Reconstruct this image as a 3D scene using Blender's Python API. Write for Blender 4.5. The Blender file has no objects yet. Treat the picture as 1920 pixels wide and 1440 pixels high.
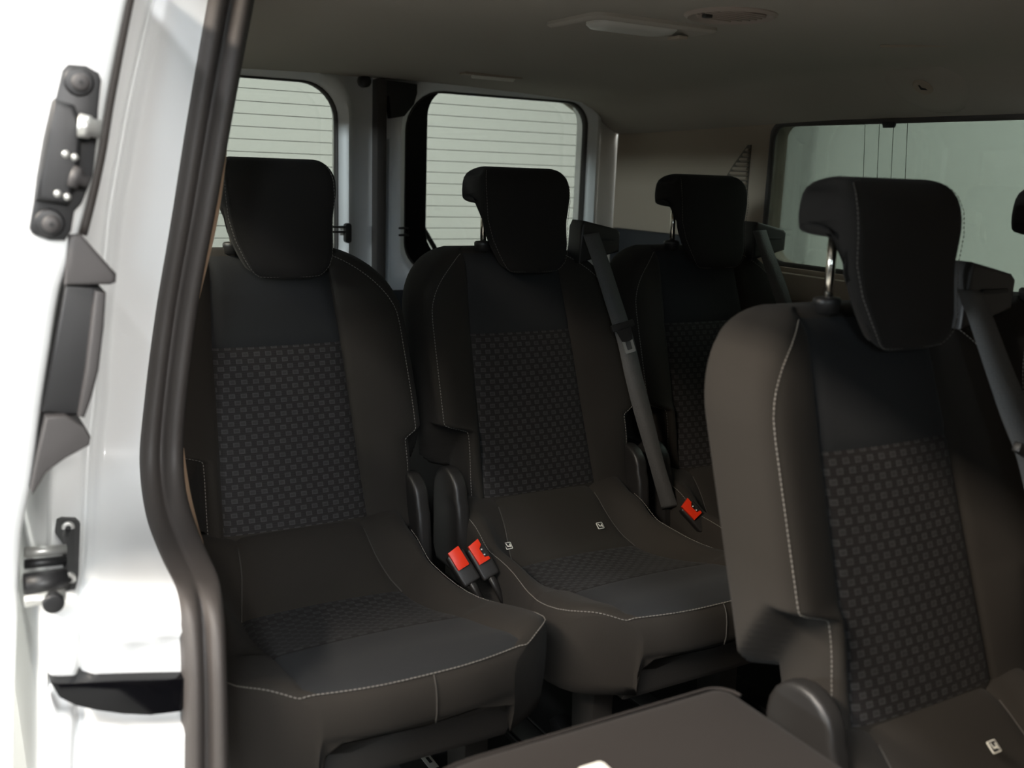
import bpy, bmesh, math, random
from mathutils import Vector, Matrix
R_ = random.Random(7)
C = bpy.context.scene.collection
pi = math.pi

# ------------------------------------------------------------------ camera
F_PX = 1846.41                                     # focal length in pixels of the 1920 x 1440 frame
CAM = Vector((0.0, 0.0, 1.10))
c_right = Vector((0.8659, -0.4978, 0.0352)); c_down = Vector((-0.0748, -0.1997, -0.9770)); c_fwd = Vector((0.4945, 0.8440, -0.2104))
c_fwd.normalize(); c_right = (c_right - c_fwd * c_right.dot(c_fwd)).normalized(); c_down = c_fwd.cross(c_right)
cd = bpy.data.cameras.new('camera'); cam = bpy.data.objects.new('camera', cd); C.objects.link(cam)
cu = -c_down; cb = -c_fwd
cam.matrix_world = Matrix(((c_right.x, cu.x, cb.x, CAM.x), (c_right.y, cu.y, cb.y, CAM.y), (c_right.z, cu.z, cb.z, CAM.z), (0, 0, 0, 1)))
cd.sensor_width = 36.0; cd.lens = 36.0 * F_PX / 1920.0; cd.clip_start = 0.02; cd.clip_end = 100
cd.dof.use_dof = True; cd.dof.focus_distance = 2.0; cd.dof.aperture_fstop = 3.8
sc = bpy.context.scene; sc.camera = cam
sc.view_settings.view_transform = 'Standard'; sc.view_settings.look = 'None'
sc.view_settings.gamma = 1.0; sc.view_settings.use_curve_mapping = False
sc.view_settings.exposure = 0.0

# ------------------------------------------------------------------ world and studio lamps
w = bpy.data.worlds.new('studio_air'); sc.world = w; w.use_nodes = True
bg = w.node_tree.nodes['Background']; bg.inputs[0].default_value = (0.90, 0.97, 0.95, 1); bg.inputs[1].default_value = 0.05

def area(name, loc, target, sx, sy, power, col):
    l = bpy.data.lights.new(name, 'AREA'); l.shape = 'RECTANGLE'; l.size = sx; l.size_y = sy; l.energy = power; l.color = col
    o = bpy.data.objects.new(name, l); C.objects.link(o); o.location = loc
    o.rotation_euler = (Vector(target) - Vector(loc)).to_track_quat('-Z', 'Y').to_euler()
    return o
area('studio_strip_lamp', (-2.0, 1.05, 2.75), (0.9, 1.05, 0.9), 3.7, 0.16, 300, (1.0, 0.89, 0.76))
area('studio_strip_lamp.001', (-0.95, -2.2, 2.75), (0.5, -2.2, 0.6), 6.6, 0.12, 140, (0.95, 0.97, 1.0))
area('studio_softbox', (-1.05, -2.10, 1.75), (0.9, 0.8, 0.7), 0.35, 0.7, 22, (0.72, 0.88, 1.0))
area('studio_stand_lamp', (-4.6, 1.05, 1.62), (1.4, 2.4, 1.10), 0.4, 0.3, 110, (0.86, 0.95, 1.0))
area('studio_front_lamp', (0.02, -4.0, 2.3), (0.15, 1.4, 0.8), 1.2, 0.7, 210, (1.0, 0.97, 0.94))
area('ceiling_panel_lamp', (1.2, 4.6, 3.1), (1.2, 4.7, 0.0), 3.4, 1.2, 85, (0.95, 1.0, 0.96))
area('ceiling_panel_lamp.001', (3.4, 1.6, 3.1), (3.5, 1.6, 0.0), 2.6, 6.0, 500, (0.95, 1.0, 0.97))

def at(px, py, X=None, Y=None, Z=None):
    """the point of the van, seen at this pixel of the photograph, on a known plane of the van"""
    v = c_right * (px - 960) + c_down * (py - 720) + c_fwd * F_PX
    t = (X - CAM.x) / v.x if X is not None else (Y - CAM.y) / v.y if Y is not None else (Z - CAM.z) / v.z
    return CAM + v * t

# ------------------------------------------------------------------ materials
def newmat(name):
    m = bpy.data.materials.new(name); m.use_nodes = True
    return m, m.node_tree.nodes, m.node_tree.links, m.node_tree.nodes['Principled BSDF']
def plain(name, col, rough=0.5, metal=0.0, spec=0.5, bump=0.0, scale=200.0, vary=0.0, coat=0.0):
    m, N, L, P = newmat(name)
    P.inputs['Base Color'].default_value = (*col, 1); P.inputs['Roughness'].default_value = rough
    P.inputs['Metallic'].default_value = metal; P.inputs['Specular IOR Level'].default_value = spec
    P.inputs['Coat Weight'].default_value = coat; P.inputs['Coat Roughness'].default_value = 0.05
    if bump or vary:
        tc = N.new('ShaderNodeTexCoord'); no = N.new('ShaderNodeTexNoise'); no.inputs['Scale'].default_value = scale
        no.inputs['Detail'].default_value = 4; L.new(tc.outputs['Object'], no.inputs['Vector'])
        if bump:
            b = N.new('ShaderNodeBump'); b.inputs['Strength'].default_value = bump; b.inputs['Distance'].default_value = 0.002
            L.new(no.outputs['Fac'], b.inputs['Height']); L.new(b.outputs['Normal'], P.inputs['Normal'])
        if vary:
            r = N.new('ShaderNodeMapRange'); r.inputs[3].default_value = 1 - vary; r.inputs[4].default_value = 1 + vary
            L.new(no.outputs['Fac'], r.inputs[0])
            x = N.new('ShaderNodeVectorMath'); x.operation = 'SCALE'; x.inputs[0].default_value = col
            L.new(r.outputs[0], x.inputs['Scale']); L.new(x.outputs[0], P.inputs['Base Color'])
    return m
def fabric(name, col, sheen=0.03):
    m = plain(name, col, 0.85, 0, 0.25, bump=0.35, scale=900, vary=0.18)
    P = m.node_tree.nodes['Principled BSDF']; P.inputs['Sheen Weight'].default_value = sheen; P.inputs['Sheen Roughness'].default_value = 0.5
    return m
def woven(name, ground, thread, pu, pv):
    """dark woven cloth with staggered rows of small light rectangles; UV in metres"""
    m, N, L, P = newmat(name)
    P.inputs['Roughness'].default_value = 0.7; P.inputs['Specular IOR Level'].default_value = 0.2
    P.inputs['Sheen Weight'].default_value = 0.03
    tc = N.new('ShaderNodeTexCoord'); s = N.new('ShaderNodeSeparateXYZ'); L.new(tc.outputs['UV'], s.inputs[0])
    def M(op, a, b=None, c=None):
        n = N.new('ShaderNodeMath'); n.operation = op
        for i, q in enumerate((a, b, c)):
            if q is None: continue
            if isinstance(q, (int, float)): n.inputs[i].default_value = q
            else: L.new(q, n.inputs[i])
        return n.outputs[0]
    v = M('DIVIDE', s.outputs['Y'], pv); row = M('FLOOR', v); fv = M('FRACT', v)
    u = M('ADD', M('DIVIDE', s.outputs['X'], pu), M('MULTIPLY', row, 0.42)); fu = M('FRACT', M('ADD', u, 100.0))
    du = M('ABSOLUTE', M('SUBTRACT', fu, 0.5)); dv = M('ABSOLUTE', M('SUBTRACT', fv, 0.5))
    ins = M('MULTIPLY', M('LESS_THAN', du, 0.27), M('LESS_THAN', dv, 0.33))
    core = M('MULTIPLY', M('LESS_THAN', du, 0.17), M('LESS_THAN', dv, 0.17))
    ring = M('SUBTRACT', ins, core)
    fac = M('ADD', M('MULTIPLY', ring, 0.85), M('MULTIPLY', core, 0.5))
    fine = M('MULTIPLY', M('GREATER_THAN', M('FRACT', M('MULTIPLY', v, 3.0)), 0.55), 0.10)     # fine weft lines
    no = N.new('ShaderNodeTexNoise'); no.inputs['Scale'].default_value = 60; L.new(tc.outputs['UV'], no.inputs['Vector'])
    fac = M('MULTIPLY', M('MAXIMUM', fac, fine), M('ADD', M('MULTIPLY', no.outputs['Fac'], 0.9), 0.5))
    mx = N.new('ShaderNodeMix'); mx.data_type = 'RGBA'
    L.new(fac, mx.inputs['Factor']); mx.inputs['A'].default_value = (*ground, 1); mx.inputs['B'].default_value = (*thread, 1)
    L.new(mx.outputs['Result'], P.inputs['Base Color'])
    b = N.new('ShaderNodeBump'); b.inputs['Strength'].default_value = 0.5; b.inputs['Distance'].default_value = 0.0012
    L.new(fac, b.inputs['Height']); L.new(b.outputs['Normal'], P.inputs['Normal'])
    return m
def tinted(name, tint, gloss=0.06):
    m, N, L, P = newmat(name)
    N.remove(P); out = N['Material Output']
    t = N.new('ShaderNodeBsdfTransparent'); t.inputs[0].default_value = (*tint, 1)
    g = N.new('ShaderNodeBsdfGlossy'); g.inputs['Roughness'].default_value = 0.02
    fr = N.new('ShaderNodeFresnel'); fr.inputs['IOR'].default_value = 1.45
    sc_ = N.new('ShaderNodeMath'); sc_.operation = 'MULTIPLY'; sc_.inputs[1].default_value = 0.6; L.new(fr.outputs[0], sc_.inputs[0])
    mx = N.new('ShaderNodeMixShader'); L.new(sc_.outputs[0], mx.inputs[0]); L.new(t.outputs[0], mx.inputs[1]); L.new(g.outputs[0], mx.inputs[2])
    L.new(mx.outputs[0], out.inputs[0])
    return m

M_ = dict(
    cloth=fabric('charcoal_seat_cloth', (0.0235, 0.0200, 0.0165)),
    panel=fabric('slate_seat_cloth', (0.0185, 0.0190, 0.0200)),
    head=fabric('headrest_cloth', (0.0150, 0.0132, 0.0118)),
    foldback=fabric('seat_back_cloth', (0.0215, 0.0175, 0.0155)),
    insert=woven('patterned_seat_cloth', (0.0165, 0.0142, 0.0138), (0.050, 0.049, 0.048), 0.0215, 0.0128),
    insert_c=woven('patterned_cushion_cloth', (0.0140, 0.0125, 0.0120), (0.042, 0.042, 0.042), 0.0260, 0.0140),
    stitch=plain('grey_stitch_thread', (0.20, 0.185, 0.165), 0.7),
    headstitch=plain('shaded_stitch_thread', (0.10, 0.092, 0.082), 0.7),  # the stitch thread again, darkened for the shadow on the headrests
    seam=plain('dull_seam_thread', (0.050, 0.045, 0.040), 0.8),
    plastic=plain('black_grained_plastic', (0.020, 0.0185, 0.0175), 0.42, bump=0.15, scale=500),
    skirt=plain('grey_seat_plastic', (0.036, 0.033, 0.030), 0.6, bump=0.2, scale=500),
    belt=plain('seat_belt_webbing', (0.085, 0.084, 0.083), 0.6, bump=0.6, scale=350),
    chrome=plain('polished_steel', (0.80, 0.74, 0.64), 0.16, 1.0),
    steel=plain('dull_steel', (0.55, 0.55, 0.53), 0.38, 0.7),
    red=plain('red_buckle_plastic', (0.78, 0.035, 0.008), 0.35),
    white_mark=plain('white_print', (0.82, 0.80, 0.72), 0.6),
    black_mark=plain('black_print', (0.01, 0.01, 0.01), 0.6),
    paint=plain('white_car_paint', (0.86, 0.87, 0.87), 0.32, coat=0.5),
    doorpaint=plain('light_grey_door_paint', (0.86, 0.87, 0.87), 0.30, coat=0.3),
    rubber=plain('black_rubber_seal', (0.060, 0.052, 0.048), 0.55, bump=0.25, scale=700),
    hard=plain('black_coated_steel', (0.011, 0.011, 0.012), 0.45, 0.0),
    handle=plain('dark_grey_handle_plastic', (0.050, 0.046, 0.046), 0.55, bump=0.1, scale=500),
    gloss=plain('black_gloss_trim', (0.003, 0.003, 0.004), 0.10, spec=0.3),
    liner=plain('headliner_felt', (0.42, 0.385, 0.335), 0.95, 0, 0.1, bump=0.2, scale=500, vary=0.04),
    trim=plain('beige_side_trim', (0.40, 0.335, 0.265), 0.75, bump=0.12, scale=400),
    ventring=plain('brown_grey_vent_plastic', (0.36, 0.30, 0.26), 0.6),
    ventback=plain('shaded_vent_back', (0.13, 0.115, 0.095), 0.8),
    trimedge=plain('trim_edge_warm_reflection', (0.75, 0.52, 0.36), 0.6),
    darktrim=plain('dark_lower_trim', (0.020, 0.022, 0.026), 0.7, bump=0.2, scale=400),
    carpet=plain('black_floor_mat', (0.008, 0.008, 0.009), 0.8, bump=0.4, scale=300),
    rail=plain('black_seat_rail', (0.030, 0.030, 0.032), 0.45),
    frit=plain('black_ceramic_border', (0.006, 0.006, 0.006), 0.25),
    wire=plain('brown_heater_wire', (0.06, 0.055, 0.05), 0.6),
    lens=plain('frosted_lamp_lens', (0.62, 0.60, 0.55), 0.35),
    clear=tinted('clear_side_glass', (0.85, 0.88, 0.86)),
    glass=tinted('rear_window_glass', (0.515, 0.530, 0.510)),
    privacy=tinted('privacy_window_glass', (0.370, 0.405, 0.380)),
    studio=plain('studio_wall_paint', (0.72, 0.73, 0.71), 0.9),
    ground=plain('studio_floor_paint', (0.42, 0.43, 0.42), 0.5, vary=0.05, scale=3),
)

# ------------------------------------------------------------------ object helpers
def wl(o):
    v = Vector((0, 0, 0))
    while o is not None: v = v + o.location; o = o.parent
    return v
def tag(o, label=None, cat=None, group=None, kind=None):
    if label: o['label'] = label
    if cat: o['category'] = cat
    if group: o['group'] = group
    if kind: o['kind'] = kind
    return o
def empty(name, loc, label=None, cat=None, group=None, kind=None):
    o = bpy.data.objects.new(name, None); C.objects.link(o); o.location = loc; o.empty_display_size = 0.05
    return tag(o, label, cat, group, kind)
def link(name, me, mat, parent=None, smooth=True, origin=None):
    """me holds world coordinates: moved into the parent's frame"""
    off = wl(parent) if parent is not None else Vector(origin) if origin is not None else Vector((0, 0, 0))
    if off.length: me.transform(Matrix.Translation(-off))
    o = bpy.data.objects.new(name, me); C.objects.link(o)
    if parent is not None: o.parent = parent
    elif origin is not None: o.location = origin
    me.materials.clear(); me.materials.append(M_[mat])
    if smooth is True: me.shade_smooth()
    elif smooth: me.shade_smooth(); me.set_sharp_from_angle(angle=math.radians(smooth))
    return o
def me_py(vs, fs, uv=None):
    me = bpy.data.meshes.new('m'); me.from_pydata([tuple(v) for v in vs], [], fs)
    if uv:
        l = me.uv_layers.new(name='UVMap')
        for lp in me.loops: l.data[lp.index].uv = uv[lp.vertex_index]
    me.validate(); me.update()
    return me
def me_bm(bm):
    bmesh.ops.recalc_face_normals(bm, faces=bm.faces)
    me = bpy.data.meshes.new('m'); bm.to_mesh(me); bm.free(); return me
def fix(me):
    bm = bmesh.new(); bm.from_mesh(me); return me_bm(bm)
def bm_box(bm, c, s, bev=0.0, rot=None, seg=2):
    r = bmesh.ops.create_cube(bm, size=1.0); vs = r['verts']
    bmesh.ops.scale(bm, vec=s, verts=vs)
    if bev:
        es = list({e for v in vs for e in v.link_edges})
        r2 = bmesh.ops.bevel(bm, geom=es, offset=bev, segments=seg, profile=0.6, affect='EDGES', clamp_overlap=True)
        vs = list({v for f in r2['faces'] for v in f.verts} | {v for v in vs if v.is_valid})
        vs = list({v for v0 in vs for v in [v0]})
        seen = set(vs); st = list(vs)
        while st:
            v = st.pop()
            for e in v.link_edges:
                q = e.other_vert(v)
                if q not in seen: seen.add(q); st.append(q)
        vs = list(seen)
    if rot is not None: bmesh.ops.transform(bm, matrix=rot.to_4x4(), verts=vs)
    bmesh.ops.translate(bm, vec=c, verts=vs)
def box(c, s, bev=0.0, rot=None, seg=2):
    bm = bmesh.new(); bm_box(bm, c, s, bev, rot, seg); return me_bm(bm)
def tube(path, r, n=10, caps=True, flat=1.0):
    """round bar along a path; r a number or one per point"""
    P = [Vector(p) for p in path]; rr = r if isinstance(r, (list, tuple)) else [r] * len(P)
    vs, fs = [], []; up = Vector((0, 0, 1)); prev = None
    for i, p in enumerate(P):
        t = (P[min(i + 1, len(P) - 1)] - P[max(i - 1, 0)]).normalized()
        if prev is None:
            a = t.cross(up if abs(t.z) < 0.9 else Vector((1, 0, 0))).normalized()
        else: a = (prev - t * prev.dot(t)).normalized()
        prev = a; b = t.cross(a)
        for k in range(n):
            th = 2 * pi * k / n; vs.append(p + a * (math.cos(th) * rr[i]) + b * (math.sin(th) * rr[i] * flat))
    for i in range(len(P) - 1):
        for k in range(n):
            fs.append((i * n + k, i * n + (k + 1) % n, (i + 1) * n + (k + 1) % n, (i + 1) * n + k))
    if caps:
        fs.append(tuple(range(n))[::-1]); fs.append(tuple((len(P) - 1) * n + k for k in range(n)))
    return fix(me_py(vs, fs))
def prism(poly, d, bev=0.0, seg=2):
    """closed polygon of 3D points pushed along d, its outline edges rounded"""
    bm = bmesh.new(); vs = [bm.verts.new(p) for p in poly]; f = bm.faces.new(vs)
    r = bmesh.ops.extrude_face_region(bm, geom=[f]); nv = [e for e in r['geom'] if isinstance(e, bmesh.types.BMVert)]
    bmesh.ops.translate(bm, vec=d, verts=nv)
    bmesh.ops.recalc_face_normals(bm, faces=bm.faces)
    if bev:
        es = [e for e in bm.edges if len(e.link_faces) == 2 and any(len(q.verts) == len(poly) and len(poly) != 4 for q in e.link_faces)] or list(bm.edges)
        bmesh.ops.bevel(bm, geom=es, offset=bev, segments=seg, profile=0.6, affect='EDGES', clamp_overlap=True)
    return me_bm(bm)
def disc(c, axis, r, h, n=24, dome=0.0, bev=0.0):
    """turned button: a cylinder of height h along axis from c, its top edge rounded or domed"""
    ax = Vector(axis).normalized(); prof = [(r, 0)]
    k = 4
    if dome:
        for i in range(k + 1):
            a = i / k * pi / 2; prof.append((r * math.cos(a) if i else r, h + dome * math.sin(a)))
    elif bev:
        for i in range(k + 1):
            a = i / k * pi / 2; prof.append((r - bev + bev * math.cos(a), h - bev + bev * math.sin(a)))
        prof.append((0, h))
    else: prof += [(r, h), (0, h)]
    return lathe(c, ax, prof, n)
def lathe(c, axis, prof, n=24):
    ax = Vector(axis).normalized(); a = ax.cross(Vector((0.3, 0.9, 0.2))).normalized(); b = ax.cross(a); c = Vector(c)
    vs, fs = [], []
    for r, h in prof:
        r = max(r, 1e-5)
        for k in range(n):
            t = 2 * pi * k / n; vs.append(c + ax * h + a * (r * math.cos(t)) + b * (r * math.sin(t)))
    m = len(prof)
    for i in range(m - 1):
        for k in range(n): fs.append((i * n + k, i * n + (k + 1) % n, (i + 1) * n + (k + 1) % n, (i + 1) * n + k))
    fs.append(tuple(range(n))); fs.append(tuple((m - 1) * n + k for k in range(n)))
    return fix(me_py(vs, fs))
def dashes(path, step, ln, r):
    """a row of sewn stitches lying along a path"""
    P = [Vector(p) for p in path]; cum = [0.0]
    for a, b in zip(P, P[1:]): cum.append(cum[-1] + (b - a).length)
    def pt(s):
        i = 0
        lo, hi = 0, len(P) - 2
        while lo < hi:
            m = (lo + hi + 1) // 2
            if cum[m] <= s: lo = m
            else: hi = m - 1
        i = lo; d = cum[i + 1] - cum[i]
        return P[i].lerp(P[i + 1], (s - cum[i]) / d if d > 1e-9 else 0)
    vs, fs = [], []; s = 0.0
    while s + ln < cum[-1]:
        a, b = pt(s), pt(s + ln); t = b - a
        if t.length > 1e-6:
            t.normalize(); u = t.cross(Vector((0.31, 0.2, 0.93))).normalized(); v = t.cross(u); k = len(vs)
            for q in (a, b): vs += [q + u * r, q + v * r, q - u * r, q - v * r]
            for j in range(4): fs.append((k + j, k + (j + 1) % 4, k + 4 + (j + 1) % 4, k + 4 + j))
            fs += [(k + 3, k + 2, k + 1, k), (k + 4, k + 5, k + 6, k + 7)]
        s += step
    return me_py(vs, fs)
def ribbon(centers, widths, across, thick):
    """flat band through centers; across: unit vectors over the band"""
    vs, fs = [], []
    for i, p in enumerate(centers):
        p = Vector(p); t = (Vector(centers[min(i + 1, len(centers) - 1)]) - Vector(centers[max(i - 1, 0)])).normalized()
        a = Vector(across[i]).normalized(); nrm = a.cross(t).normalized()
        for k, u in enumerate((-1, -0.5, 0, 0.5, 1)):
            vs.append(p + a * (widths[i] * 0.5 * u) + nrm * (thick * (0.5 + (0.5 if k in (1, 3) else 0))))
        for u in (1, -1): vs.append(p + a * (widths[i] * 0.5 * u) - nrm * thick * 0.5)
    for i in range(len(centers) - 1):
        for k in range(7): fs.append((i * 7 + k, i * 7 + (k + 1) % 7, (i + 1) * 7 + (k + 1) % 7, (i + 1) * 7 + k))
    fs.append(tuple(range(7))); fs.append(tuple((len(centers) - 1) * 7 + k for k in range(7)))
    return fix(me_py(vs, fs))
def sm(x, a, b):
    t = max(0.0, min(1.0, (x - a) / (b - a))); return t * t * (3 - 2 * t)
def interp(x, pts):
    if x <= pts[0][0]: return pts[0][1]
    for (a, p), (b, q) in zip(pts, pts[1:]):
        if x <= b: return p + (q - p) * (x - a) / (b - a)
    return pts[-1][1]
def smoothpts(x, pts):
    """interp with smooth joints"""
    h = 0.25
    i = 0
    if x <= pts[0][0]: return pts[0][1]
    if x >= pts[-1][0]: return pts[-1][1]
    for i in range(len(pts) - 1):
        if x <= pts[i + 1][0]: break
    x0, y0 = pts[i]; x1, y1 = pts[i + 1]
    def sl(j):
        if j <= 0 or j >= len(pts) - 1: return None
        return (pts[j + 1][1] - pts[j - 1][1]) / (pts[j + 1][0] - pts[j - 1][0])
    d = (y1 - y0) / (x1 - x0); m0 = sl(i); m1 = sl(i + 1); m0 = d if m0 is None else m0; m1 = d if m1 is None else m1
    t = (x - x0) / (x1 - x0); hh = x1 - x0
    return (2*t**3 - 3*t*t + 1) * y0 + (t**3 - 2*t*t + t) * hh * m0 + (-2*t**3 + 3*t*t) * y1 + (t**3 - t*t) * hh * m1
def rrect(x0, x1, z0, z1, r, n=8):
    """rounded rectangle outline as (a, b) pairs, r one radius or four: top right, top left, bottom left, bottom right"""
    rs = r if isinstance(r, (list, tuple)) else (r,) * 4
    out = []
    for (cx, cz, a0, q) in ((x1, z1, 0, rs[0]), (x0, z1, pi / 2, rs[1]), (x0, z0, pi, rs[2]), (x1, z0, 1.5 * pi, rs[3])):
        sx = -1 if cx == x1 else 1; sz = -1 if cz == z1 else 1
        for i in range(n + 1):
            a = a0 + i / n * pi / 2; out.append((cx + sx * q + q * math.cos(a), cz + sz * q + q * math.sin(a)))
    return out
def rings(loops, close_last=False):
    """skin between loops of equal length"""
    n = len(loops[0]); vs = [p for l in loops for p in l]; fs = []
    for i in range(len(loops) - 1):
        for k in range(n): fs.append((i * n + k, i * n + (k + 1) % n, (i + 1) * n + (k + 1) % n, (i + 1) * n + k))
    if close_last: fs.append(tuple((len(loops) - 1) * n + k for k in range(n)))
    return me_py(vs, fs)

# ================================================================== THE STUDIO AROUND THE VAN
GZ = -0.55
def slab(name, c, s, mat):
    o = link(name, box(c, s), mat, None, False, c); tag(o, kind='structure'); return o
slab('floor_studio', (0.5, 0.5, GZ - 0.05), (13, 13, 0.1), 'ground')
slab('wall_back', (0.5, 6.0, 1.5), (13, 0.1, 4.1), 'studio')
slab('wall_side', (5.6, 0.5, 1.5), (0.1, 10.9, 4.1), 'studio')

# ================================================================== VAN SHELL
XC = 1.09                                            # middle of the van
XR = 1.93; YB = 2.68
# floor with two rails under the rear seats
fl = link('floor', box((1.11, 0.92, -0.03), (1.74, 3.84, 0.06)), 'carpet', None, False, (1.11, 0.9, -0.04)); tag(fl, kind='structure')
# headliner: crowned, drops towards the sides and the rear header
def ceil_z(x, y):
    a = abs((x - XC) / 0.84)
    zc = 1.365 - 0.022 * sm(y, 1.6, 2.68)
    return zc - 0.028 * min(a, 1.1) ** 2 - 0.085 * sm(a, 0.80, 1.02)
xs = [0.30 + i * (XR - 0.30) / 44 for i in range(45)]; ys = [-1.0 + j * (YB + 0.10 + 1.0) / 40 for j in range(41)]
def cx_(x, y): e = 0.30 + 0.115 * (1 - sm(y, 1.46, 1.62)); return e + (x - 0.30) * (XR - e) / (XR - 0.30)
vs = [(cx_(x, y), y, ceil_z(cx_(x, y), y)) for y in ys for x in xs]; fs = []
for j in range(40):
    for i in range(44): a = j * 45 + i; fs.append((a, a + 45, a + 46, a + 1))
nb = len(vs); vs += [(cx_(x, y), y, ceil_z(cx_(x, y), y) + 0.05) for y in ys for x in xs]
fs += [tuple(nb + q for q in f[::-1]) for f in fs[:]]
cl = link('ceiling', me_py(vs, fs), 'liner'); tag(cl, kind='structure')

# right side panel with the side window
def loop_yz(pts, x): return [(x(z) if callable(x) else x, y, z) for y, z in pts]
win = rrect(0.98, 1.985, 0.888, 1.246, (0.035, 0.03, 0.06, 0.075), 8)
def grow(pts, d):
    cx = (min(p[0] for p in pts) + max(p[0] for p in pts)) / 2; cz = (min(p[1] for p in pts) + max(p[1] for p in pts)) / 2
    hx = (max(p[0] for p in pts) - min(p[0] for p in pts)) / 2; hz = (max(p[1] for p in pts) - min(p[1] for p in pts)) / 2
    return [(cx + (p[0] - cx) * (hx + d) / hx, cz + (p[1] - cz) * (hz + d) / hz) for p in pts]
def to_rect(pts, x0, x1, z0, z1):
    cx = (min(p[0] for p in pts) + max(p[0] for p in pts)) / 2; cz = (min(p[1] for p in pts) + max(p[1] for p in pts)) / 2
    out = []
    for p in pts:
        dx, dz = p[0] - cx, p[1] - cz
        t = min(((x1 if dx > 0 else x0) - cx) / dx if abs(dx) > 1e-6 else 9e9, ((z1 if dz > 0 else z0) - cz) / dz if abs(dz) > 1e-6 else 9e9)
        out.append((cx + dx * t, cz + dz * t))
    for ex, ez in ((x1, z1), (x0, z1), (x0, z0), (x1, z0)):
        k = min(range(len(out)), key=lambda i: (out[i][0] - ex) ** 2 + (out[i][1] - ez) ** 2); out[k] = (ex, ez)
    return out
wr_me = rings([loop_yz(to_rect(win, -1.0, YB - 0.005, 0.0, 1.30), XR), loop_yz(grow(win, 0.016), XR), loop_yz(grow(win, 0.008), XR + 0.004),
               loop_yz(win, XR + 0.03), loop_yz(win, XR + 0.06), loop_yz(to_rect(win, -1.0, YB, 0.0, 1.30), XR + 0.06)])
wr = link('wall_right', fix(wr_me), 'trim', None, 40, (XR, 0.8, 0)); tag(wr, kind='structure')
link('window_frame', rings([loop_yz(grow(win, 0.007), XR + 0.002), loop_yz(win, XR + 0.0), loop_yz(grow(win, -0.005), XR + 0.005), loop_yz(grow(win, -0.005), XR + 0.011)]), 'rubber', wr)
link('lower_trim', box((XR - 0.012, 2.35, 0.47), (0.03, 0.60, 0.93), 0.008), 'darktrim', wr, 40)
link('window_sill', prism([(XR - 0.02, y, z) for y, z in ((0.2, 0.80), (2.04, 0.80), (2.04, 0.845), (1.95, 0.868), (0.2, 0.868))], (0.03, 0, 0), 0.006), 'trim', wr, 40)
# louvred vent behind the rear corner seat
lv = []
vent_left = [(1.035, 2.145), (1.08, 2.145), (1.10, 2.138), (1.13, 2.115), (1.16, 2.085), (1.183, 2.065)]
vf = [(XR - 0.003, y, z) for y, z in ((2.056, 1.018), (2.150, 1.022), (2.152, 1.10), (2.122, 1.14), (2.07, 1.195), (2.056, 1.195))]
link('vent_backing', prism(vf, (0.006, 0, 0), 0.002), 'ventback', wr, 40)  # dark colour stands for the shade in the gaps between the slats
for i in range(13):
    z = 1.030 + i * 0.0125; yl_ = interp(z, vent_left)
    link('vent_slat', box((XR - 0.006, (2.058 + yl_) / 2, z), (0.010, max(yl_ - 2.058, 0.012), 0.0070), 0.001, Matrix.Rotation(0.5, 3, 'Y'), 1), 'trim', wr, 40)
# side window glass with the four aerial wires and the hanging clip
g = link('window_1', box((XR + 0.013, 1.4825, 1.067), (0.004, 1.004, 0.357)), 'privacy', None, False, (XR + 0.013, 1.48, 1.067)); tag(g, kind='structure')
for p0, p1 in (((1622, 232), (1618, 330)), ((1649, 231), (1644, 330)), ((1674, 245), (1670, 330)), ((1702, 228), (1696, 335))):
    a = at(*p0, X=XR + 0.010); b = at(*p1, X=XR + 0.010); b = a + (b - a) * 3.2; b.z = max(b.z, 0.90); a.z = 1.243
    link('aerial_wire', tube([a, b], 0.0007, 6), 'wire', g)
cp = at(1675, 232, X=XR + 0.02)
link('window_clip', prism([(XR + 0.002, cp.y + y, cp.z + z) for y, z in ((-0.026, 0.012), (0.026, 0.012), (0.018, 0.0), (0.014, -0.010), (-0.014, -0.010), (-0.018, 0.0))], (0.009, 0, 0), 0.002), 'frit', g, 40)
# small maker's mark etched in the lower corner of the glass: rings and a line
mk = at(1858, 522, X=XR + 0.0105)
bm = bmesh.new()
for (dy, dz, ry, rz) in ((0.0, 0.012, 0.017, 0.007), (0.0, 0.012, 0.013, 0.005), (-0.012, -0.017, 0.006, 0.006)):
    n = 28
    for k in range(n):
        t0, t1 = 2 * pi * k / n, 2 * pi * (k + 1) / n
        q = [bm.verts.new((XR + 0.0105, mk.y + dy + (ry + e) * math.cos(t), mk.z + dz + (rz + e) * math.sin(t))) for t, e in ((t0, 0), (t1, 0), (t1, 0.0012), (t0, 0.0012))]
        bm.faces.new(q)
for dz, w0 in ((0.0, 0.04), (-0.005, 0.036), (-0.011, 0.02)):
    q = [bm.verts.new((XR + 0.0105, mk.y + y, mk.z + dz + e)) for y, e in ((-w0 / 2, 0), (w0 / 2, 0), (w0 / 2, 0.001), (-w0 / 2, 0.001))]; bm.faces.new(q)
link('glass_mark', me_bm(bm), 'wire', g, False)

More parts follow.
